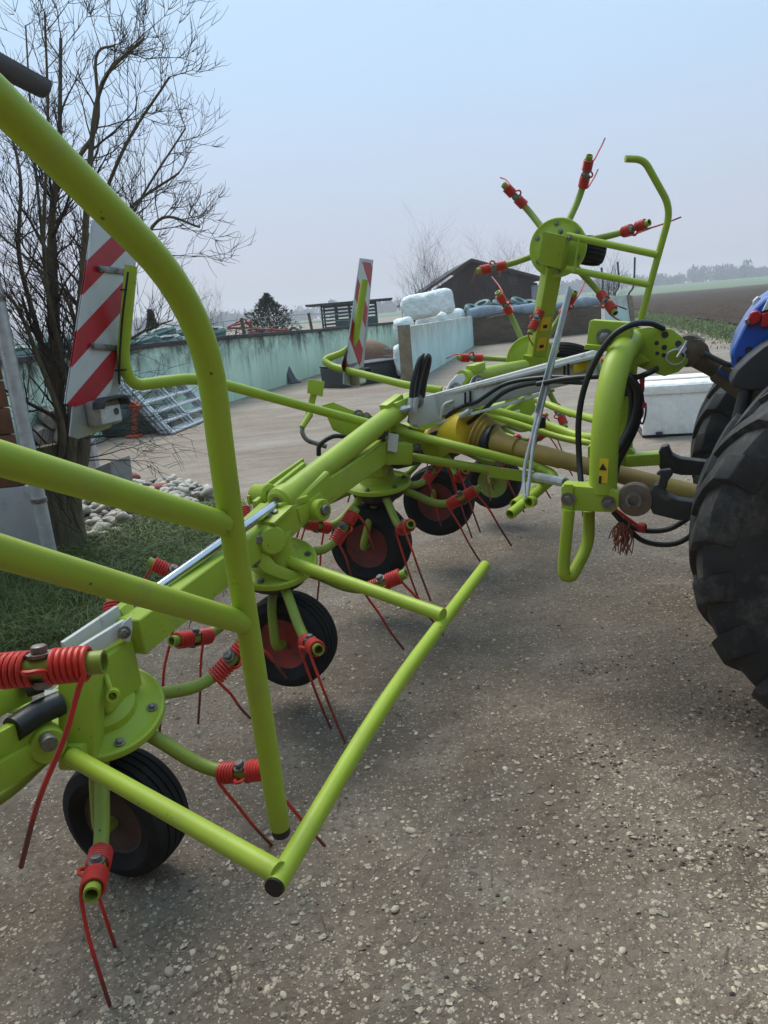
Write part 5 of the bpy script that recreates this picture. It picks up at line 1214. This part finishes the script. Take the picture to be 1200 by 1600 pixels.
# slab at the end of the track with posts
q0, q1 = az(946, 506), az(991, 503); y2 = q0[1]
s2 = thing('end_slab', q0, 'small pale turquoise slab with timber edge at the farm track', 'slab')
part('slab', MB().prism([at(946, 507, y2), at(985, 504, y2), at(979, 461, y2), at(943, 463, y2)], V(.05, .16, 0)), M['turq'], s2, .015)
part('end_plank', MB().prism([at(986, 504, y2 - .02), at(992, 503, y2 - .02), at(987, 462, y2 - .02), at(979.5, 461, y2 - .02)], V(.05, .3, 0)), M['plank'], s2, .006)
for k, (xb_, xm, xt, yt, lb_) in enumerate(((938, 942, 940, 418, 'leftmost and shortest bent dark stake behind the end slab'), (960, 967, 965, 409, 'middle bent dark stake behind the end slab'), (982, 990, 992, 402, 'rightmost and tallest bent dark stake behind the end slab'))):
    Yk = y2 + .5; pts = smooth([at(xb_, 505, Yk) * V(1, 1, 0), at(xb_, 462, Yk), at(xm, 446, Yk), at(xt, yt, Yk)], 5); p_ = pts[0]
    solo('bent_stake', MB().sweep(pts, .055, 8), M['blackmetal'], p_, lb_, 'stake', 'bent stakes behind the end slab')

# ---- white covered block beside the tractor
wn0 = az(1004, 684); wn1 = az(1110, 679); wd_ = unit(wn1 - wn0); wb_ = unit(V(-wd_[1], wd_[0], 0)); wz = .56
white = NT('white_tarpaulin'); wcc = white.mix(white.rng(white.noise(2.5, 6, .65, white.mapv((1, 1, 2))), .42, .75), (.86, .84, .79, 1), (.72, .70, .65, 1)); white.bump(white.noise(2.6, 4, .6, white.mapv((1.6, 1.6, .6))), .9, .10); wm = white.done(wcc, .55)
wbx = thing('covered_block', wn0 + wd_ * .9 + wb_ * .45, 'low long block under a white cover beside the tractor', 'covered block')
L_ = 2.2
part('cover_front', MB().prism([wn0 + ZZ * .03, wn0 + wd_ * L_ + ZZ * .03, wn0 + wd_ * L_ + ZZ * wz, wn0 + ZZ * wz], wb_ * .06), wm, wbx, .012)
part('cover_body', MB().box(wn0 + wd_ * L_ / 2 + wb_ * .50 + ZZ * (.03 + wz / 2), wd_, wb_, ZZ, (L_ - .04, .92, wz)), wm, wbx, .05, seg=4)
part('cover_lip', MB().bar(wn0 - wb_ * .045 + ZZ * (wz - .03), wn0 + wd_ * L_ - wb_ * .045 + ZZ * (wz - .03), .02, .09), wm, wbx, .008)
part('cover_seam', MB().bar(wn0 + wb_ * .42 + ZZ * (wz + .034), wn0 + wd_ * L_ + wb_ * .42 + ZZ * (wz + .034), .10, .012), simple('pink_seam', (.50, .42, .40, 1), None, 5, .7), wbx, .004)
part('base_edge', MB().box(wn0 + wd_ * L_ / 2 + wb_ * .46 + ZZ * .015, wd_, wb_, ZZ, (L_, .9, .03)), M['blackplastic'], wbx)
for u in (.17, .62): part('strap_foot', MB().box(wn0 + wd_ * u - wb_ * .05 + ZZ * .05, wd_, wb_, ZZ, (.07, .03, .035)), M['blackplastic'], wbx, .005)

# ---- black trough, heap of spoil and mesh cage
t0_, t1_ = az(537, 607), az(627, 592); tdv = unit(t1_ - t0_); tnv = unit(V(-tdv[1], tdv[0], 0)); trg = thing('black_trough', (t0_ + t1_) / 2, 'long black plastic trough in front of the spoil heap', 'trough')
part('tub', MB().prism([t0_, t1_, t1_ + ZZ * .48 + tdv * .05, t0_ + ZZ * .48 - tdv * .03], tnv * .8).mesh and MB().prism([p + tnv * .4 for p in (t0_, t1_, t1_ + ZZ * .46 + tdv * .05, t0_ + ZZ * .46 - tdv * .03)], tnv * .8), M['blackplastic'], trg, .03)
part('rim', MB().prism([p + tnv * .4 + ZZ * .46 for p in (t0_, t1_, t1_ + ZZ * .05 + tdv * .05, t0_ + ZZ * .05 - tdv * .03)], tnv * .86), M['blackplastic'], trg, .02)
ph_ = az(588, 572); me = pebble_mesh('spoil_heap', 1, 77, 4, .55, .3); o = link('spoil_heap', me, simple('reddish_spoil', (.22, .12, .075, 1), (.15, .085, .06, 1), 4, .95, bump=.8, bscale=12)); o.location = (ph_[0], ph_[1], .12); o.scale = (1.0, 1.0, 1.25); tag(o, 'reddish brown heap of spoil behind the black trough', 'heap')
cg = az(612, 592); cg_t = thing('mesh_cage', cg, 'grey wire mesh cage with an orange bag beside the slab wall', 'cage')
Yc = cg[1] + .8
for x in np.linspace(600, 634, 9): part('bar', MB().sweep([at(x, 545, Yc), V(at(x, 545, Yc)[0], Yc, 0)], .012, 5), M['steel'], cg_t)
for y in (545, 556, 570): part('bar', MB().sweep([at(600, y, Yc), at(634, y - 1.5, Yc)], .012, 5), M['steel'], cg_t)
ob = at(626, 560, Yc + .3); me = pebble_mesh('orange_bag', 1, 12, 3, .9, .3); o = link('orange_bag', me, orange); o.location = (ob[0], ob[1], .32); o.scale = (.2, .2, .35); tag(o, 'orange bag standing inside the mesh cage', 'bag')
# ================================================================ loose stones on the yard
PM = stone_mat('pale_gravel', (.32, .27, .20, 1), (.60, .52, .39, 1))
def gravel_mat():
    n = NT('gravel_stones'); g = n.node('ShaderNodeNewGeometry'); c = n.mix(g.outputs['Random Per Island'], (.20, .165, .12, 1), (.58, .49, .355, 1))
    c = n.mix(n.rng(n.noise(90, 4), .45, .75), c, (.13, .115, .095, 1)); return n.done(c, .6)
ico = bmesh.new(); bmesh.ops.create_icosphere(ico, subdivisions=1, radius=1)
IV = np.array([v.co[:] for v in ico.verts]); IF = [tuple(v.index for v in f.verts) for f in ico.faces]; ico.free()
rs = np.random.RandomState(11); V_, F_ = [], []
def dens(x, y):
    d = .22 + .30 * max(0, math.sin(1.3 * x + .8) * math.sin(1.1 * y - .3) + .7 * math.sin(3.1 * x - 1.7 * y) * math.sin(4.3 * y + 2 * x)) ** 1.5
    for (cx, cy, r, k) in ((1.35, 1.55, .55, 1.6), (-.45, 1.45, .4, 1.5), (.9, 1.05, .3, 1.3), (1.6, 2.2, .5, .8), (-.2, 1.1, .35, 1.2)): d += k * math.exp(-((x - cx) ** 2 + (y - cy) ** 2) / r ** 2)
    return d
cnt = 0; big = []
while cnt < 24000:
    y = .6 + 7.4 * rs.rand() ** 1.9; x = rs.uniform(-.75 - .25 * y, .75 + .62 * y)
    if in_poly(x, y, gp): continue
    if rs.rand() > dens(x, y): continue
    s = .0022 + .0035 * rs.rand() + .009 * rs.rand() ** 6
    if s > .0105 and len(big) < 0: continue
    k = IV * (1 + .28 * rs.randn(len(IV), 1)) * (s * np.array([1, .55 + .45 * rs.rand(), .5]))
    a = rs.rand() * 6.283; ca, sa_ = math.cos(a), math.sin(a)
    k = k @ np.array([[ca, sa_, 0], [-sa_, ca, 0], [0, 0, 1]]) + np.array([x, y, gz(x, y) + s * rs.uniform(-.25, .12)])
    o = len(V_); V_.extend(map(tuple, k)); F_.extend([(a_ + o, b_ + o, c__ + o) for a_, b_, c__ in IF]); cnt += 1
me = bpy.data.meshes.new('gravel'); me.from_pydata(V_, [], F_); me.polygons.foreach_set('use_smooth', [False] * len(F_)); me.update()
tag(link('gravel', me, gravel_mat()), 'small pale gravel pressed into the yard', 'gravel', kind='stuff')
pm_ = [pebble_mesh('pebble', 1, 200 + k, 2, .55, .3) for k in range(7)]
for me in pm_: me.materials.append(PM)
n_ = 0
while n_ < 280:
    y = .75 + 3.2 * rnd.random() ** 1.3; x = rnd.uniform(-.5 - .3 * y, .7 + .55 * y)
    if in_poly(x, y, gp) or rnd.random() > dens(x, y) * .8: continue
    s = .007 + .010 * rnd.random() ** 3
    o = bpy.data.objects.new('pebble', rnd.choice(pm_)); scene.collection.objects.link(o); o.parent = ground
    o.location = (x, y, gz(x, y) + s * .08); o.scale = (s, s, s * .9); o.rotation_euler = (rnd.uniform(-.3, .3), rnd.uniform(-.3, .3), rnd.random() * 6.28); n_ += 1
# dark mud crumbs and scraps of stalk
V_, F_ = [], []
for _ in range(1500):
    y = .7 + 5.5 * rs.rand() ** 1.6; x = rs.uniform(-.6 - .25 * y, .7 + .6 * y)
    cl = [(.75, 2.35), (.7, 1.9), (1.0, 1.85), (.05, .98), (.9, 3.0), (1.25, 2.6)][rs.randint(6)]
    if rs.rand() < .25: x, y = cl[0] + rs.randn() * .11, cl[1] + rs.randn() * .05
    s = .002 + .005 * rs.rand() ** 2
    k = IV * (1 + .3 * rs.randn(len(IV), 1)) * (s * np.array([1.2, .8, .7])) + np.array([x, y, gz(x, y) + s * .15]); o = len(V_)
    V_.extend(map(tuple, k)); F_.extend([(a_ + o, b_ + o, c__ + o) for a_, b_, c__ in IF])
for _ in range(260):
    y = .7 + 4 * rs.rand() ** 1.4; x = rs.uniform(-.5 - .25 * y, .7 + .5 * y); a = rs.rand() * 6.28; L = .02 + .06 * rs.rand(); w = .0012; o = len(V_); z = gz(x, y) + .004
    dx, dy = math.cos(a), math.sin(a); V_ += [(x - dy * w, y + dx * w, z), (x + dy * w, y - dx * w, z), (x + dx * L + dy * w, y + dy * L - dx * w, z + .004), (x + dx * L - dy * w, y + dy * L + dx * w, z + .004)]; F_.append((o, o + 1, o + 2, o + 3))
me = bpy.data.meshes.new('mud_crumbs'); me.from_pydata(V_, [], F_); me.update()
tag(link('mud_crumbs', me, simple('dark_mud', (.10, .08, .062, 1), (.07, .056, .042, 1), 20, .95)), 'dark mud crumbs and stalks scattered over the yard', 'mud', kind='stuff')

# ---- air
hz = MB().box((110, 560, 16), V(1, 0, 0), V(0, 1, 0), ZZ, (2300, 1300, 36))
ho = tag(link('haze', hz.mesh('haze'), None), kind='stuff'); hm = bpy.data.materials.new('haze_air'); hm.use_nodes = True; ht = hm.node_tree; ht.nodes.clear()
out = ht.nodes.new('ShaderNodeOutputMaterial'); pv = ht.nodes.new('ShaderNodeVolumePrincipled'); pv.inputs['Color'].default_value = (.93, .95, .99, 1); pv.inputs['Density'].default_value = .00095; pv.inputs['Anisotropy'].default_value = 0.2
ht.links.new(pv.outputs[0], out.inputs['Volume']); ho.data.materials.append(hm)
